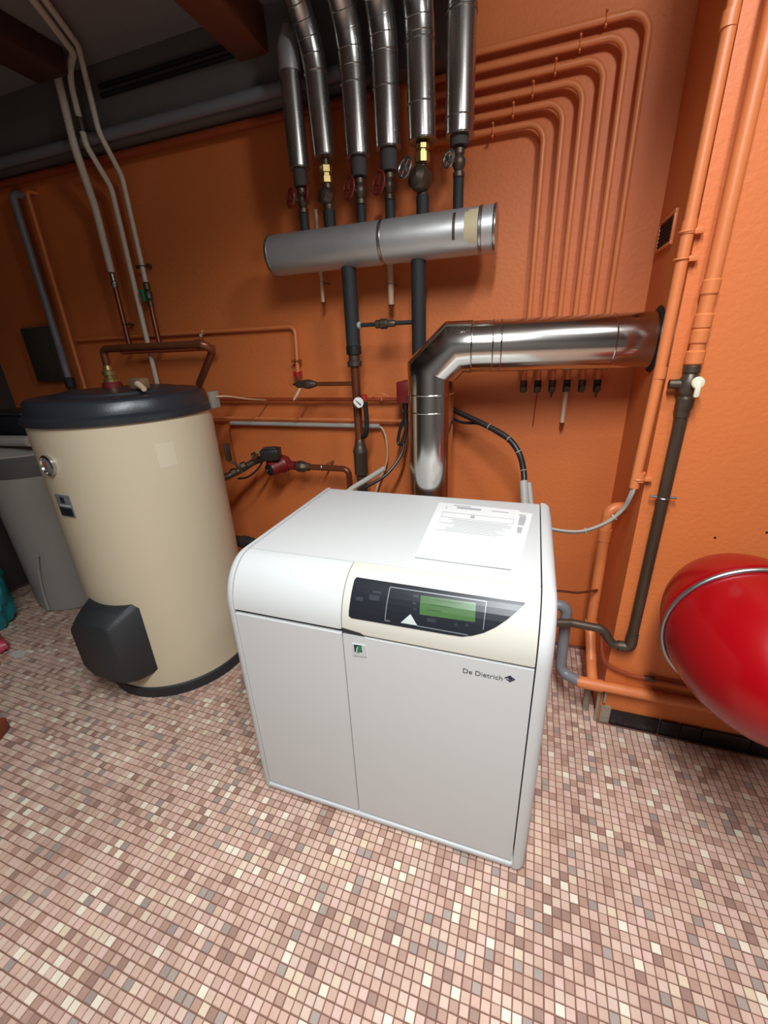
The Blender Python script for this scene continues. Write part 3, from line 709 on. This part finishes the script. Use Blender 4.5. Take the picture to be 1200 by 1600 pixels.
# branch to the left with red lever valve
zb = P(500, 600, y=MY).z; xb = P(468, 598, y=MY).x
build('branch', MB().tube([(xl - .014, MY, zb), (P(498, 600, y=MY).x, MY, zb)], .0085, 12), M['copper'], rl)
build('branch_valve', MB().lathe([(.003, -.02), (.006, -.008), (.014, 0), (.0155, .008), (.0155, .03), (.017, .034), (.019, .045), (.019, .06), (.013, .078), (.0095, .092)], (xb - .012, MY, zb), (1, 0, 0), 18), M['bronze'], rl)
build('lever', MB().tube([(xb + .004, MY, zb - .012), (xb - .012, MY - .01, zb - .04), (xb - .03, MY - .012, zb - .062)], [.005, .006, .004], 8), M['beige'], rl)
rr_ = thing('return_riser', V((xr, MY, .70)), 'plain black foam covered riser dropping behind the flue', 'pipe')
build('foam_sleeve', MB().tube([(xr, MY, MZ - MR + .006), (xr, MY, 1.12)], .0255, 24), M['foam'], rr_)
build('lower_section', MB().tube(bend([(xr, MY, 1.13), (xr, MY, .46), (xr, 1.39, .46)], .05), .02, 16), M['bronze'], rr_)
# drip tubes behind the header
for (u0, v0), (u1, v1), r, lab in (((488, 325), (505, 472), .0075, 'thin beige drip tube hanging behind the left end of the header'), ((603, 330), (611.5, 476), .0115, 'thicker pale drip tube hanging under the middle of the header')):
    q1 = P(u1, v1, y=1.71)
    dt = thing('drip_tube', V((q1.x, 1.71, q1.z - .012)), lab, 'tube')
    build('tube', MB().tube([(q1.x, 1.71, 1.84), (q1.x, 1.71, q1.z)], r, 12), M['beige'], dt)
    build('clip', MB().torus((q1.x, 1.71, q1.z + .07), (0, 0, 1), r + .001, .002, 14, 6).box2((q1.x - .003, 1.71 + r, q1.z + .067), (q1.x + .003, WY, q1.z + .073)), M['galv'], dt)
    build('tip', MB().lathe([(r, 0), (r * .9, -.006), (r * .35, -.014)], (q1.x, 1.71, q1.z), (0, 0, 1), 12), M['copper'], dt)
# ================================================================== six orange pipes on the back wall
PY = 1.748; pr_ = .0098
ends = [(815, 590), (839, 590), (866, 590), (889, 590), (912, 590), (936, 588)]
cor = [(838, 196), (872, 163), (905, 128), (941, 95), (974, 60), (1010, 26)]
clipx = [770, 802, 833, 868, 906, 946]
names6 = ['innermost, shortest', 'second innermost', 'third innermost', 'third outermost', 'second outermost', 'outermost, tallest']
for k in range(6):
    c = P(*cor[k], y=PY); en = P(*ends[k], y=PY)
    x = -.033 + k * .0512; z = 1.985 + k * .0405
    pp = thing('wall_pipe', V((x, PY, 1.16)), names6[k] + ' of the six orange painted pipes bending down the back wall', 'pipe', 'orange pipes on the back wall')
    build('pipe', MB().tube(bend([(-.40, WY, z), (-.40, PY, z), (x, PY, z), (x, PY, 1.20)], .055, 9), pr_, 14), M['opipe'], pp)
    cx = P(clipx[k], 100, y=PY).x; ratio = P(clipx[k], 205 - k * 33, y=PY)
    cx = ratio.x
    cpm = MB().box((cx, PY + .014, z), (.010, .036, .006), .001).torus((cx, PY, z), (1, 0, 0), pr_ + .001, .002, 18, 6)
    for s_ in (-1, 1): cpm.lathe([(.004, 0), (.004, .010), (.0025, .013)], (cx, PY - .002, z + s_ * .0165), (0, -1, 0), 8)
    cpm.box((cx, PY - .001, z), (.006, .004, .040), .001)
    build('clip', cpm, M['opipe'], pp)
    build('end_cap', MB().lathe([(.0095, .03), (.0125, .026), (.0125, -.012), (.009, -.016)], (x, PY, 1.18), (0, 0, 1), 12), M['bronze'] if k % 2 == 0 else M['foam'], pp)
    build('bleed_valve', MB().lathe([(.008, 0), (.008, .016), (.0105, .018), (.0105, .026)], (x, PY - .006, 1.178), (0, -1, 0), 8), M['bronze'], pp)
    if k in (2, 5): build('bleed_spout', MB().lathe([(.006, 0), (.004, -.016), (.0025, -.022)], (x, PY, 1.166), (0, 0, 1), 8), M['bronze'], pp)
    if k == 3:
        q = P(883, 660, y=PY - .012)
        build('drain_tube', MB().tube([(x, PY - .006, 1.166), (x - .002, PY - .012, q.z)], .0085, 12), M['beige'], pp)
        build('drain_tip', MB().lathe([(.0085, 0), (.0085, -.006), (.003, -.016)], (x - .002, PY - .012, q.z), (0, 0, 1), 12), M['copper'], pp)
    if k == 1: build('drip_wire', MB().tube([(x, PY, 1.166), (x - .004, PY + .012, 1.04)], .0025, 6), M['dpipe'], pp)
# ================================================================== other pipes on the back wall
def clipmb(mb, p, along, r):
    """pipe clip with a stub to the back wall"""
    mb.torus(p, along, r + .001, .0022, 16, 6); mb.box2((p.x - .004, p.y + r, p.z - .004), (p.x + .004, WY, p.z + .004)); return mb
t1 = thing('painted_pipe', V((-1.7, 1.745, 1.24)), 'thin orange pipe crossing the wall above the cylinder and dropping to a red valve', 'pipe')
zz = 1.445; xe = P(463, 560, y=1.745).x
build('pipe', MB().tube(bend([(-2.335, 1.762, zz), (xe, 1.762, zz), (xe, 1.745, 1.245)], .03), .0085, 12), M['opipe'], t1)
build('red_nut', MB().lathe([(.013, 0), (.015, .004), (.015, .016), (.010, .02)], (xe, 1.745, 1.237), (0, 0, 1), 8).box((xe - .014, 1.74, 1.25), (.012, .01, .024), .002).box((xe + .016, 1.74, 1.25), (.012, .01, .024), .002), M['red'], t1)
build('clip', clipmb(MB(), V((xe, 1.745, 1.305)), (0, 0, 1), .0085).box((xe - .016, 1.745, 1.305), (.01, .02, .012), .002).box((xe + .016, 1.745, 1.305), (.01, .02, .012), .002), M['dpipe'], t1)
build('clip', clipmb(MB(), V((P(314, 522, y=1.745).x, 1.762, zz)), (1, 0, 0), .0085).box((P(314, 522, y=1.745).x, 1.742, zz - .014), (.01, .012, .014), .003), M['beige'], t1)
t2 = thing('painted_pipe', V((-1.2, 1.745, 1.10)), 'thin reddish pipe on the wall ending at the red thermostat box', 'pipe')
z2 = P(470, 624, y=1.745).z
build('pipe', MB().tube([(-1.95, 1.745, z2), (-.50, 1.745, z2)], .0085, 12), M['dpipe'], t2)
build('clip', clipmb(MB(), V((P(597, 624, y=1.745).x, 1.745, z2)), (1, 0, 0), .0085).tube(spline([V((P(583, 618, y=1.745).x, 1.738, z2 + .012)), V((P(597, 613, y=1.745).x, 1.73, z2 + .026)), V((P(608, 617, y=1.745).x, 1.738, z2 + .012))]), .003, 6), M['opipe'], t2)
t3 = thing('painted_pipe', V((-1.2, 1.745, 1.02)), 'thin orange pipe just above the grey conduit', 'pipe')
z3 = P(470, 655, y=1.745).z
build('pipe', MB().tube([(-1.95, 1.745, z3), (-.47, 1.745, z3)], .0075, 12), M['opipe'], t3)
t4 = thing('conduit', V((-1.0, 1.755, .98)), 'straight light grey conduit on the wall with a thin cable leaving each end', 'conduit')
z4 = P(470, 662, y=1.752).z - .004; xa, xb2 = P(361, 659, y=1.752).x, P(593, 665, y=1.752).x
build('tube', MB().tube([(xa, 1.752, z4), (xb2, 1.752, z4)], .0105, 14), M['lgrey'], t4)
build('cable', MB().tube(spline([(xa + .01, 1.752, z4), (xa - .012, 1.752, z4 - .01), (xa - .018, 1.75, z4 - .1), (xa - .012, 1.745, z4 - .22)]), .004, 8), M['dpipe'], t4)
q1 = P(604, 690, y=1.745); q2 = P(604, 722, y=1.74); q3 = P(592, 752, y=1.72)
build('cable', MB().tube(spline([(xb2 - .01, 1.752, z4), (xb2 + .014, 1.752, z4 - .012), q1, q2, q3, P(583, 785, y=1.68)]), .004, 8), M['beige'], t4)
# red thermostat box and black cable loops by the flue
tb_ = P(626, 614, y=1.63)
tbx = thing('thermostat_box', V((tb_.x, 1.70, tb_.z - .08)), 'small dark red control box half hidden behind the flue', 'control box')
build('case', MB().box((tb_.x + .012, 1.69, tb_.z), (.062, .12, .082), .006), M['pump'], tbx)
build('cable_gland', MB().lathe([(.014, 0), (.014, -.02), (.009, -.03), (.009, -.06)], (tb_.x + .008, 1.67, tb_.z - .041), (0, 0, 1), 14), M['hose'], tbx)
ca = build('cable_loop', MB().tube(spline([(tb_.x + .008, 1.67, tb_.z - .09), P(626, 668, y=1.66), P(622, 690, y=1.655), P(627, 694, y=1.65), P(634, 680, y=1.66), P(634, 655, y=1.67), P(630, 640, y=1.68)]), .007, 8), M['hose'])
tag(ca, 'coiled loop of black cable below the red control box', 'cable')
cb = build('cable', MB().tube(spline([P(632, 690, y=1.66), P(626, 712, y=1.62), P(603, 742, y=1.56), P(570, 762, y=1.48), P(548, 775, y=1.40)]), .0065, 8), M['hose'])
tag(cb, 'black cable curving down behind the left rear corner of the boiler', 'cable')
cc = build('sleeve', MB().tube(spline([P(600, 732, y=1.56), P(575, 748, y=1.49), P(552, 762, y=1.43), P(540, 772, y=1.40)]), .0105, 10), M['lgrey'])
tag(cc, 'pale grey cable sleeve poking up behind the left rear corner of the boiler', 'cable sleeve')
# black hose from the flue to the boiler's right rear corner
hs = thing('cable_bundle', V((0, 1.6, .80)), 'thick black cable bundle arching from behind the flue to the boiler rear', 'cable')
hp = spline([P(690, 628, y=1.70), P(712, 642, y=1.66), P(750, 660, y=1.62), P(790, 682, y=1.58), P(810, 706, y=1.55), P(818, 735, y=1.53), P(819, 760, y=1.50)], 6)
build('hose', MB().tube(hp, .0105, 12), M['hose'], hs)
build('inner_cable', MB().tube(spline([P(700, 650, y=1.69), P(722, 660, y=1.66), P(752, 663, y=1.635), P(790, 685, y=1.595)], 6), .006, 8), M['hose'], hs)
for i in (14, 19, 24, 30, 34): 
    dd = (hp[i + 1] - hp[i - 1]).normalized(); build('tie', MB().torus(hp[i], dd, .0108, .0016, 14, 6), M['lgrey'], hs)
build('grey_end', MB().tube([P(818, 752, y=1.505), P(821, 800, y=1.46)], .015, 12).tube([P(826, 754, y=1.51), P(831, 800, y=1.47)], .010, 12), M['lgrey'], hs)
# ================================================================== circulation pump on the left
pp = thing('circulator_pump', V((-1.09, 1.64, .78)), 'red circulator pump with black terminal box on copper pipe left of the boiler', 'pump')
pc = P(437, 727, y=1.64)
axp = V((-.35, -.9, -.12)).normalized()
build('volute', MB().lathe([(.030, -.05), (.040, -.035), (.042, -.01), (.036, .0), (.034, .05), (.030, .058), (0, .06)], pc, axp, 28).tube([pc + V((-.075, .02, .004)), pc + V((.075, .02, -.004))], .021, 18), M['pump'], pp)
build('motor_plate', MB().lathe([(.026, 0), (.026, .006), (.018, .009), (.008, .009), (.008, .014), (0, .014)], pc + axp * .059, axp, 24), M['hose'], pp)
build('motor_screw', MB().lathe([(.008, 0), (.008, .005), (0, .006)], pc + axp * .073, axp, 12), M['galv'], pp)
rotp = Matrix.Rotation(.35, 3, 'Z')
tbp = build('terminal_box', MB().box(pc + V((-.018, -.03, .062)), (.085, .075, .05), .006, rotp), M['hose'], pp)
build('terminal_lid', MB().box(pc + V((-.018, -.03, .089)), (.06, .05, .006), .002, rotp), M['char'], pp)
un = P(473, 729, y=1.66)
build('union', MB().lathe([(.016, -.03), (.027, -.024), (.029, -.004), (.027, .006), (.022, .012), (.019, .034), (.013, .04)], un, (1, 0, 0), 8), M['bronze'], pp)
z5 = P(510, 731, y=1.66).z; x5 = P(546, 750, y=1.66).x
build('copper_pipe', MB().tube(bend([(un.x + .03, 1.66, un.z), (x5, 1.66, z5), (x5, 1.66, .60), (x5, 1.39, .60)], .028), .0135, 14), M['copper'], pp)
build('clip', clipmb(MB(), V((P(504, 731, y=1.66).x, 1.66, z5)), (1, 0, 0), .0135), M['galv'], pp)
# valve chain to the cylinder
ch = [P(412, 716, y=1.63), P(396, 722, y=1.61), P(378, 733, y=1.58), P(360, 742, y=1.54), P(346, 748, y=1.50)]
build('hose_link', MB().tube(spline(ch), .016, 14), M['bronze'], pp)
for c_, r_ in ((P(399, 714, y=1.60), .024), (P(381, 728, y=1.575), .021), (P(366, 738, y=1.55), .020)):
    build('valve_nut', MB().lathe([(r_ * .7, -.014), (r_, -.01), (r_, .01), (r_ * .7, .014)], c_, (ch[0] - ch[3]), 8), M['bronze'], pp)
build('bleed_screw', MB().tube([P(398, 714, y=1.58), P(402, 706, y=1.56)], .010, 10), M['brass'], pp)
build('lead', MB().tube(spline([pc + V((-.05, -.03, .06)), P(405, 730, y=1.58), P(388, 745, y=1.56), P(372, 748, y=1.55)]), .005, 8), M['hose'], pp)
# dark fitting low between the cylinder and the boiler
dk = thing('low_fitting', V((-1.36, 1.62, .30)), 'dark metal pipe fitting between the cream cylinder and the boiler', 'pipe fitting')
kf = P(392, 848, y=1.60)
build('elbow', MB().tube(bend([(kf.x - .12, 1.60, kf.z), (kf.x + .03, 1.60, kf.z), (kf.x + .03, 1.60, .0)], .03), .028, 18), M['foam'], dk)
build('collar', MB().lathe([(.034, 0), (.034, .03)], (kf.x - .05, 1.60, kf.z), (1, 0, 0), 16), M['bronze'], dk)
# ================================================================== pipes at the left
def white_run(px_ceiling, x, drop, lower, lab, kind):
    t = thing('water_pipe', V((x, 1.74, lower[-1][2] if isinstance(lower, list) else lower)), lab, 'pipe', 'water pipes in the left corner')
    return t
xB = -1.815
tB = thing('water_pipe', V((xB, 1.72, 1.2)), 'pale pipe running from the ceiling all the way down behind the cylinder lid', 'pipe', 'water pipes in the left corner')
build('pipe', MB().tube(bend([(-1.20, .72, 2.385), (-1.68, 1.57, 2.385), (xB + .01, 1.64, 2.375), (xB + .01, 1.64, 2.16), (xB, 1.726, 2.04), (xB, 1.726, 1.16)], .07, 8), .0115, 14), M['wpipe'], tB)
build('coupling', MB().tube([(xB + .01, 1.64, 2.20), (xB + .01, 1.64, 2.245)], .015, 14), M['bronze'], tB)
xC = -1.742
tC = thing('water_pipe', V((xC, 1.745, 1.4)), 'pale pipe kinked below the ceiling band and ending in a green handled copper valve', 'pipe', 'water pipes in the left corner')
build('pipe', MB().tube(bend([(-1.16, .72, 2.392), (-1.64, 1.56, 2.392), (xC + .02, 1.64, 2.385), (xC + .02, 1.64, 2.19), (xC, 1.726, 2.07), (xC, 1.726, 1.67)], .07, 8), .0105, 14), M['wpipe'], tC)
build('clip', clipmb(MB(), V((xC, 1.726, 1.735)), (0, 0, 1), .0105).box((xC + .03, 1.735, 1.735), (.02, .02, .014), .004).box((xC - .03, 1.735, 1.735), (.02, .02, .014), .004), M['bronze'], tC)
build('valve', MB().lathe([(.010, .08), (.015, .074), (.015, .05), (.011, .046), (.017, .036), (.017, .012), (.011, .004), (.014, -.002), (.014, -.02)], (xC, 1.726, 1.59), (0, 0, 1), 14), M['bronze'], tC)
build('valve_handle', MB().box((xC - .016, 1.71, 1.615), (.018, .018, .05), .004), M['green'], tC)
build('copper_tail', MB().tube([(xC, 1.726, 1.58), (xC, 1.726, 1.405), (xC, 1.695, 1.376)], .0115, 12), M['copper'], tC)
xA = -1.935
tA = thing('water_pipe', V((xA, 1.74, 1.4)), 'thicker pale sleeved pipe left of the two thin ones with a copper tail', 'pipe', 'water pipes in the left corner')
build('sleeve', MB().tube(bend([(-1.862, 1.64, 2.415), (-1.868, 1.64, 2.16), (xA, 1.726, 1.98), (xA, 1.726, 1.725)], .06), .0155, 14), M['wpipe'], tA)
build('union', MB().lathe([(.016, 0), (.010, -.006), (.010, -.035), (.015, -.04), (.015, -.06), (.011, -.066)], (xA, 1.726, 1.725), (0, 0, 1), 14), M['galv'], tA)
build('copper_tail', MB().tube([(xA, 1.726, 1.68), (xA, 1.726, 1.405), (xA, 1.695, 1.376)], .0115, 12), M['copper'], tA)
build('clip', clipmb(MB(), V((xA, 1.726, 1.50)), (0, 0, 1), .0115).box((xA + .026, 1.735, 1.50), (.016, .016, .014), .004), M['bronze'], tA)
cr_ = build('crossbar_pipe', MB().tube([(xA - .02, 1.689, 1.375), (xC + .35, 1.689, 1.375)], .012, 12), M['dpipe']); tag(cr_, 'dark red horizontal pipe joining the two copper tails on the left', 'pipe')
xD = -2.345
tD = thing('corner_pipe', V((xD, 1.74, .9)), 'thin orange pipe running down the far left of the back wall', 'pipe')
build('pipe', MB().tube(bend([(xD, WY, 2.10), (xD, 1.735, 2.10), (xD, 1.735, .9)], .03), .0085, 10), M['opipe'], tD)
tE = thing('corner_pipe', V((-2.5, 1.74, .9)), 'grey pipe in the dark left corner ending in a fitting above the softener', 'pipe')
build('pipe', MB().tube(bend([(-2.44, WY, 2.10), (-2.44, 1.73, 2.10), (-2.44, 1.73, 1.42), (-2.40, 1.70, 1.31), (-2.40, 1.70, 1.25)], .04), .017, 12), M['pvc'], tE)
build('fitting', MB().lathe([(.018, .02), (.026, .015), (.026, -.03), (.018, -.035), (.018, -.09)], (-2.40, 1.70, 1.24), (0, 0, 1), 16), M['foam'], tE)
enc = build('meter_panel', MB().box2((-2.72, 1.74, 1.24), (-2.50, WY, 1.52), .006), M['enclosure']); tag(enc, 'dark square panel on the back wall in the left corner', 'panel')
# top band pipes and cables
gp = build('grey_pipe', MB().tube([(-2.9, 1.678, 2.192), (-.60, 1.678, 2.192)], .020, 18), M['pvc']); tag(gp, 'thick grey pipe running along the grey band below the ceiling', 'pipe')
dp = build('band_pipe', MB().tube([(-2.9, 1.745, 2.148), (-.60, 1.745, 2.148)], .015, 14), M['dpipe']); tag(dp, 'dark red pipe along the top of the orange wall under the grey pipe', 'pipe')
for z, lab in ((2.345, 'upper black cable stretched along the grey band'), (2.318, 'lower black cable stretched along the grey band')):
    q = build('band_cable', MB().tube([(-1.72, 1.692, z), (-1.08, 1.692, z)], .008, 8), M['hose']); tag(q, lab, 'cable')
# ================================================================== water softener at the left edge
sc = V((-2.57, 1.515, 0))
so = thing('water_softener', sc, 'grey plastic water softener standing behind the cream cylinder', 'water softener')
build('tank', MB().lathe([(.230, .0), (.236, .006), (.246, .80)], sc, (0, 0, 1), 48), M['sgrey'], so)
build('collar', MB().lathe([(.249, .80), (.252, .81), (.252, .905), (.248, .91)], sc, (0, 0, 1), 48), M['sband'], so)
build('lid', MB().lathe([(.250, .905), (.250, .915), (.20, .935), (.12, .955), (0, .957)], sc, (0, 0, 1), 48), M['slid'], so)
build('control_head', MB().box((sc.x + .06, sc.y - .03, 1.055), (.30, .2, .10), .012).box((sc.x, sc.y - .05, .975), (.14, .12, .05), .006), M['black'], so)
build('control_lid', MB().box((sc.x + .06, sc.y - .03, 1.11), (.31, .21, .012), .004), M['char'], so)
build('inlet_pipe', MB().tube([(sc.x - .2, sc.y - .19, .985), (sc.x + .24, sc.y - .15, .985)], .027, 16), M['lgrey'], so)
wv = [P(58, 868, y=1.272), P(61, 895, y=1.272), P(67, 925, y=1.272), P(76, 953, y=1.272)]
build('drain_hose', MB().tube(spline(wv), .006, 8), M['lgrey'], so)
# ================================================================== clutter at the left edge
def blob(c, s, seed, amp=.3, n=40, m_=26):
    """crumpled bag: flat bottom, gathered top, faceted creases"""
    from mathutils import noise
    mb = MB(); vv = []; ff = []
    for j in range(m_ + 1):
        b = math.pi * j / m_
        for i in range(n):
            a = 2 * math.pi * i / n
            d = V((math.sin(b) * math.cos(a), math.sin(b) * math.sin(a), math.cos(b)))
            k = 1 + amp * (noise.noise(d * 1.4 + V((seed, 0, 0))) * 1.1 + (abs(noise.noise(d * 3.1 + V((0, seed, 0)))) - .25) * .9 + (abs(noise.noise(d * 7 + V((0, 0, seed)))) - .2) * .35)
            tp_ = 1 - .45 * max(0, d.z) ** 1.5 if d.z > 0 else 1 + .12 * min(1, -d.z * 1.5)
            vv.append(V((c[0] + s[0] * d.x * k * tp_, c[1] + s[1] * d.y * k * tp_, max(.001, c[2] + s[2] * d.z * k))))
    for j in range(m_):
        for i in range(n): ff.append((j * n + i, j * n + (i + 1) % n, (j + 1) * n + (i + 1) % n, (j + 1) * n + i))
    return mb.add(vv, ff)
bg = build('plastic_bag', blob((-2.69, 1.09, .27), (.12, .11, .275), 4), M['teal']); tag(bg, 'crumpled teal bag at the left edge of the photo', 'bag')
bp_ = build('plastic_bag', blob((-2.475, .93, .06), (.10, .07, .07), 9), M['pink']); tag(bp_, 'pink plastic bag lying under the teal bag', 'bag')
bq = build('plastic_bag', blob((-2.335, .835, .045), (.07, .05, .055), 12), M['redbag']); tag(bq, 'red plastic bag on the floor in front of the pink one', 'bag')
s1 = P(30, 1022, z=0)
sc1 = build('paper_scrap', MB().prism([s1 + V(p) for p in [(-.05, -.012, .001), (.02, -.03, .002), (.055, -.008, .004), (.03, .02, .002), (-.03, .02, .003)]], (0, 0, .003)), M['scrap'], smooth=False); tag(sc1, 'torn white paper scrap on the tiles near the red bag', 'paper')
tq = P(-8, 1165, z=0)
tr = thing('terracotta_brick', V((tq.x - .06, tq.y - .03, 0)), 'reddish brown block on the floor cut off by the left edge', 'brick')
build('block', MB().box((tq.x - .075, tq.y + .0, .03), (.15, .09, .056), .004, Matrix.Rotation(.5, 3, 'Z')), M['terra'], tr)
# ================================================================== right side: chimney pipes
def front_clip(mb, p, r):
    mb.torus(p, (0, 0, 1), r + .0012, .0024, 18, 6); mb.box2((p.x - .005, p.y, p.z - .005), (p.x + .005, CY, p.z + .005)); return mb
c1 = thing('corner_conduit', V((.319, 1.340, .92)), 'thin orange conduit down the chimney corner with a grey cable leaving its lower end', 'conduit')
build('pipe', MB().tube([(.322, 1.342, CZ), (.317, 1.342, 1.26), (.310, 1.342, .935)], .0135, 14), M['opipe'], c1)
for v, r in ((30, .0155), (355, .0155), (583, .0152), (745, .0150)):
    q = P(1150 - v * .205, v, y=1.342); zq = P(1075, 360, y=1.342).z if v == 355 else q.z
    build('socket', MB().tube([(.318, 1.342, q.z - .014), (.3185, 1.342, q.z + .014)], r, 14), M['opipe'], c1)
for v in (362, 405, 748): 
    zq = P(1078 - (v - 362) * .22, v, y=1.342).z
    build('clip', MB().torus((.316, 1.342, zq), (0, 0, 1), .0148, .0026, 18, 6).box2((.322, 1.338, zq - .006), (.352, 1.361, zq + .006), .001), M['opipe'], c1)
gcb = [V((.310, 1.342, .945)), V((.304, 1.342, .905)), P(972, 797, y=1.36), P(945, 818, y=1.37), P(905, 831, y=1.38), P(860, 827, y=1.39), P(835, 815, y=1.40)]
build('grey_cable', MB().tube(spline(gcb), .0062, 10).tube(spline([p + V((.002, -.008, .006)) for p in gcb]), .0042, 8), M['lgrey'], c1)
for i in (20, 30): 
    pts_ = spline(gcb); build('tie', MB().torus(pts_[i], pts_[i + 1] - pts_[i - 1], .0085, .0018, 12, 6), M['wpipe'], c1)
xg = .387
g1 = thing('gas_pipe', V((xg, 1.332, .40)), 'vertical pipe on the chimney front, orange above a white-handled valve and dark below', 'pipe')
zv = P(1083, 600, y=1.332).z
build('upper_section', MB().tube([(xg, 1.332, CZ), (xg, 1.332, zv + .04)], .0165, 16), M['opipe'], g1)
for dz, r in ((.225, .0195), (.15, .020), (.115, .020), (.065, .021)):
    build('coupling', MB().lathe([(.0165, -.018), (r, -.014), (r, .014), (.0165, .018)], (xg, 1.332, zv + dz), (0, 0, 1), 16), M['opipe'], g1)
build('valve_body', MB().lathe([(.014, .05), (.019, .044), (.019, .03), (.016, .026), (.024, .01), (.024, -.018), (.016, -.03), (.021, -.036), (.021, -.06), (.017, -.066), (.017, -.085)], (xg, 1.332, zv), (0, 0, 1), 16).tube([(xg - .045, 1.332, zv), (xg, 1.332, zv)], [.012, .014], 12), M['bronze'], g1)
build('handle', MB().lathe([(.006, 0), (.008, .010), (.014, .013), (.0155, .018), (.014, .022), (.005, .024)], (xg + .006, 1.318, zv + .004), (.25, -1, .1), 20).box((xg + .011, 1.296, zv - .010), (.013, .010, .040), .004), M['wvalve'], g1)
lowz = P(985, 1000, y=1.332).z
path = bend([(xg, 1.332, zv - .07), (xg, 1.332, .372), (.335, 1.332, .372), (.300, 1.345, .42), (.20, 1.345, .425), (.094, 1.32, .425)], .03)
build('lower_section', MB().tube(path, .0145, 16), M['bronze'], g1)
build('sleeve', MB().tube([(xg, 1.332, zv - .09), (xg, 1.332, .56), (xg, 1.332, .42)], .0158, 16), mat('dark_painted_pipe', srgb(74, 58, 46), .4, metal=.3, var=.25, scale=14), g1)
build('elbow', MB().tube(bend([(xg, 1.332, .43), (xg, 1.332, .372), (.35, 1.332, .372)], .02), .0185, 16), M['bronze'], g1)
build('clip', front_clip(MB(), V((xg, 1.332, P(1033, 777, y=1.332).z)), .0158).tube([(xg - .034, 1.335, P(1033, 777, y=1.332).z), (xg + .034, 1.335, P(1033, 777, y=1.332).z)], .004, 8), M['galv'], g1)
# orange and grey drain pipes near the floor
d1 = thing('drain_pipe', V((.29, 1.45, .17)), 'orange drain pipe dropping from an elbow on the chimney side to the floor run', 'pipe')
ey = 1.52
build('pipe', MB().tube(bend([(SX + .01, ey + .02, .80), (.287, ey, .80), (.293, ey - .005, .30), (.298, 1.42, .215), (.298, 1.345, .185)], .03), .0185, 18), M['opipe'], d1)
build('socket', MB().tube([(.288, ey, .72), (.288, ey, .675)], .0215, 18), M['opipe'], d1)
build('socket', MB().tube([(.2927, ey - .005, .33), (.293, ey - .008, .285)], .0215, 18), M['opipe'], d1)
d2 = thing('floor_run_pipe', V((.6, 1.33, .16)), 'horizontal orange drain pipe along the chimney foot joined to a grey bend', 'pipe')
build('pipe', MB().tube([(.245, 1.335, .183), (RX - .3, 1.335, .178)], .0185, 18), M['opipe'], d2)
build('socket', MB().tube([(.250, 1.335, .183), (.330, 1.335, .1825)], .0215, 18), M['opipe'], d2)
build('grey_bend', MB().tube(bend([(.13, 1.40, .455), (.185, 1.40, .455), (.19, 1.37, .183), (.255, 1.335, .183)], .035), .0195, 18), M['pvc'], d2)
build('support', MB().box2((.345, 1.3425, .10), (.352, CY, .17)), M['rubble'], d2)
cw = build('capillary_tube', MB().tube(spline([(.10, 1.385, .52), (.16, 1.40, .515), (.22, 1.43, .50), (.29, 1.49, .485)]), .0045, 8), M['copper']); tag(cw, 'thin brown tube from the boiler rear to the orange drain pipe', 'pipe')
bw = thing('thin_wall_pipe', V((.45, 1.345, .23)), 'thin dark pipe hugging the chimney front and passing behind the red vessel', 'pipe')
build('tube', MB().tube(spline([(.300, 1.352, .40), (.312, 1.348, .32), (.335, 1.346, .275), (.39, 1.346, .252), (.47, 1.346, .243), (.9, 1.346, .24)]), .0075, 10), M['dpipe'], bw)
build('joint', MB().lathe([(.010, 0), (.010, .03)], (.455, 1.346, .2445), (1, 0, 0), 12), M['bronze'], bw)
# rough plaster crumbs at the chimney corner
pk = build('floor_stub_pipe', MB().tube([(.302, 1.40, -.001), (.300, 1.395, .165)], .012, 12).tube([(.332, 1.352, .0), (.330, 1.352, .15)], .006, 8), M['rubble']); tag(pk, 'plaster splashed stub of pipe at the foot of the chimney corner', 'pipe')
# ventilation grille on the chimney side
vg = thing('vent_grille', V((SX, 1.65, 1.585)), 'small dark louvred vent grille on the shaded chimney side', 'vent')
build('frame', MB().box2((SX - .008, 1.565, 1.588), (SX, 1.742, 1.598), .001).box2((SX - .008, 1.565, 1.664), (SX, 1.742, 1.674), .001).box2((SX - .008, 1.565, 1.598), (SX, 1.577, 1.664), .001).box2((SX - .008, 1.730, 1.598), (SX, 1.742, 1.664), .001), M['opipe'], vg)
build('opening', MB().box2((SX - .002, 1.575, 1.596), (SX + .001, 1.732, 1.666)), M['dark'], vg)
for k in range(6):
    z = 1.604 + k * .0105; build('louvre', MB().box((SX - .004, 1.6535, z), (.006, .152, .0025), 0, Matrix.Rotation(.6, 3, 'Y')), M['foam'], vg)
# wall plugs / screw holes in the chimney front
for u, v in ((1117, 840), (1198, 832)):
    q = P(u, v, y=CY)
    build('plug_hole', MB().lathe([(.002, -.0012), (.0035, -.001), (.003, .0)], (q.x, CY, q.z), (0, 1, 0), 10), M['dark'], chim)
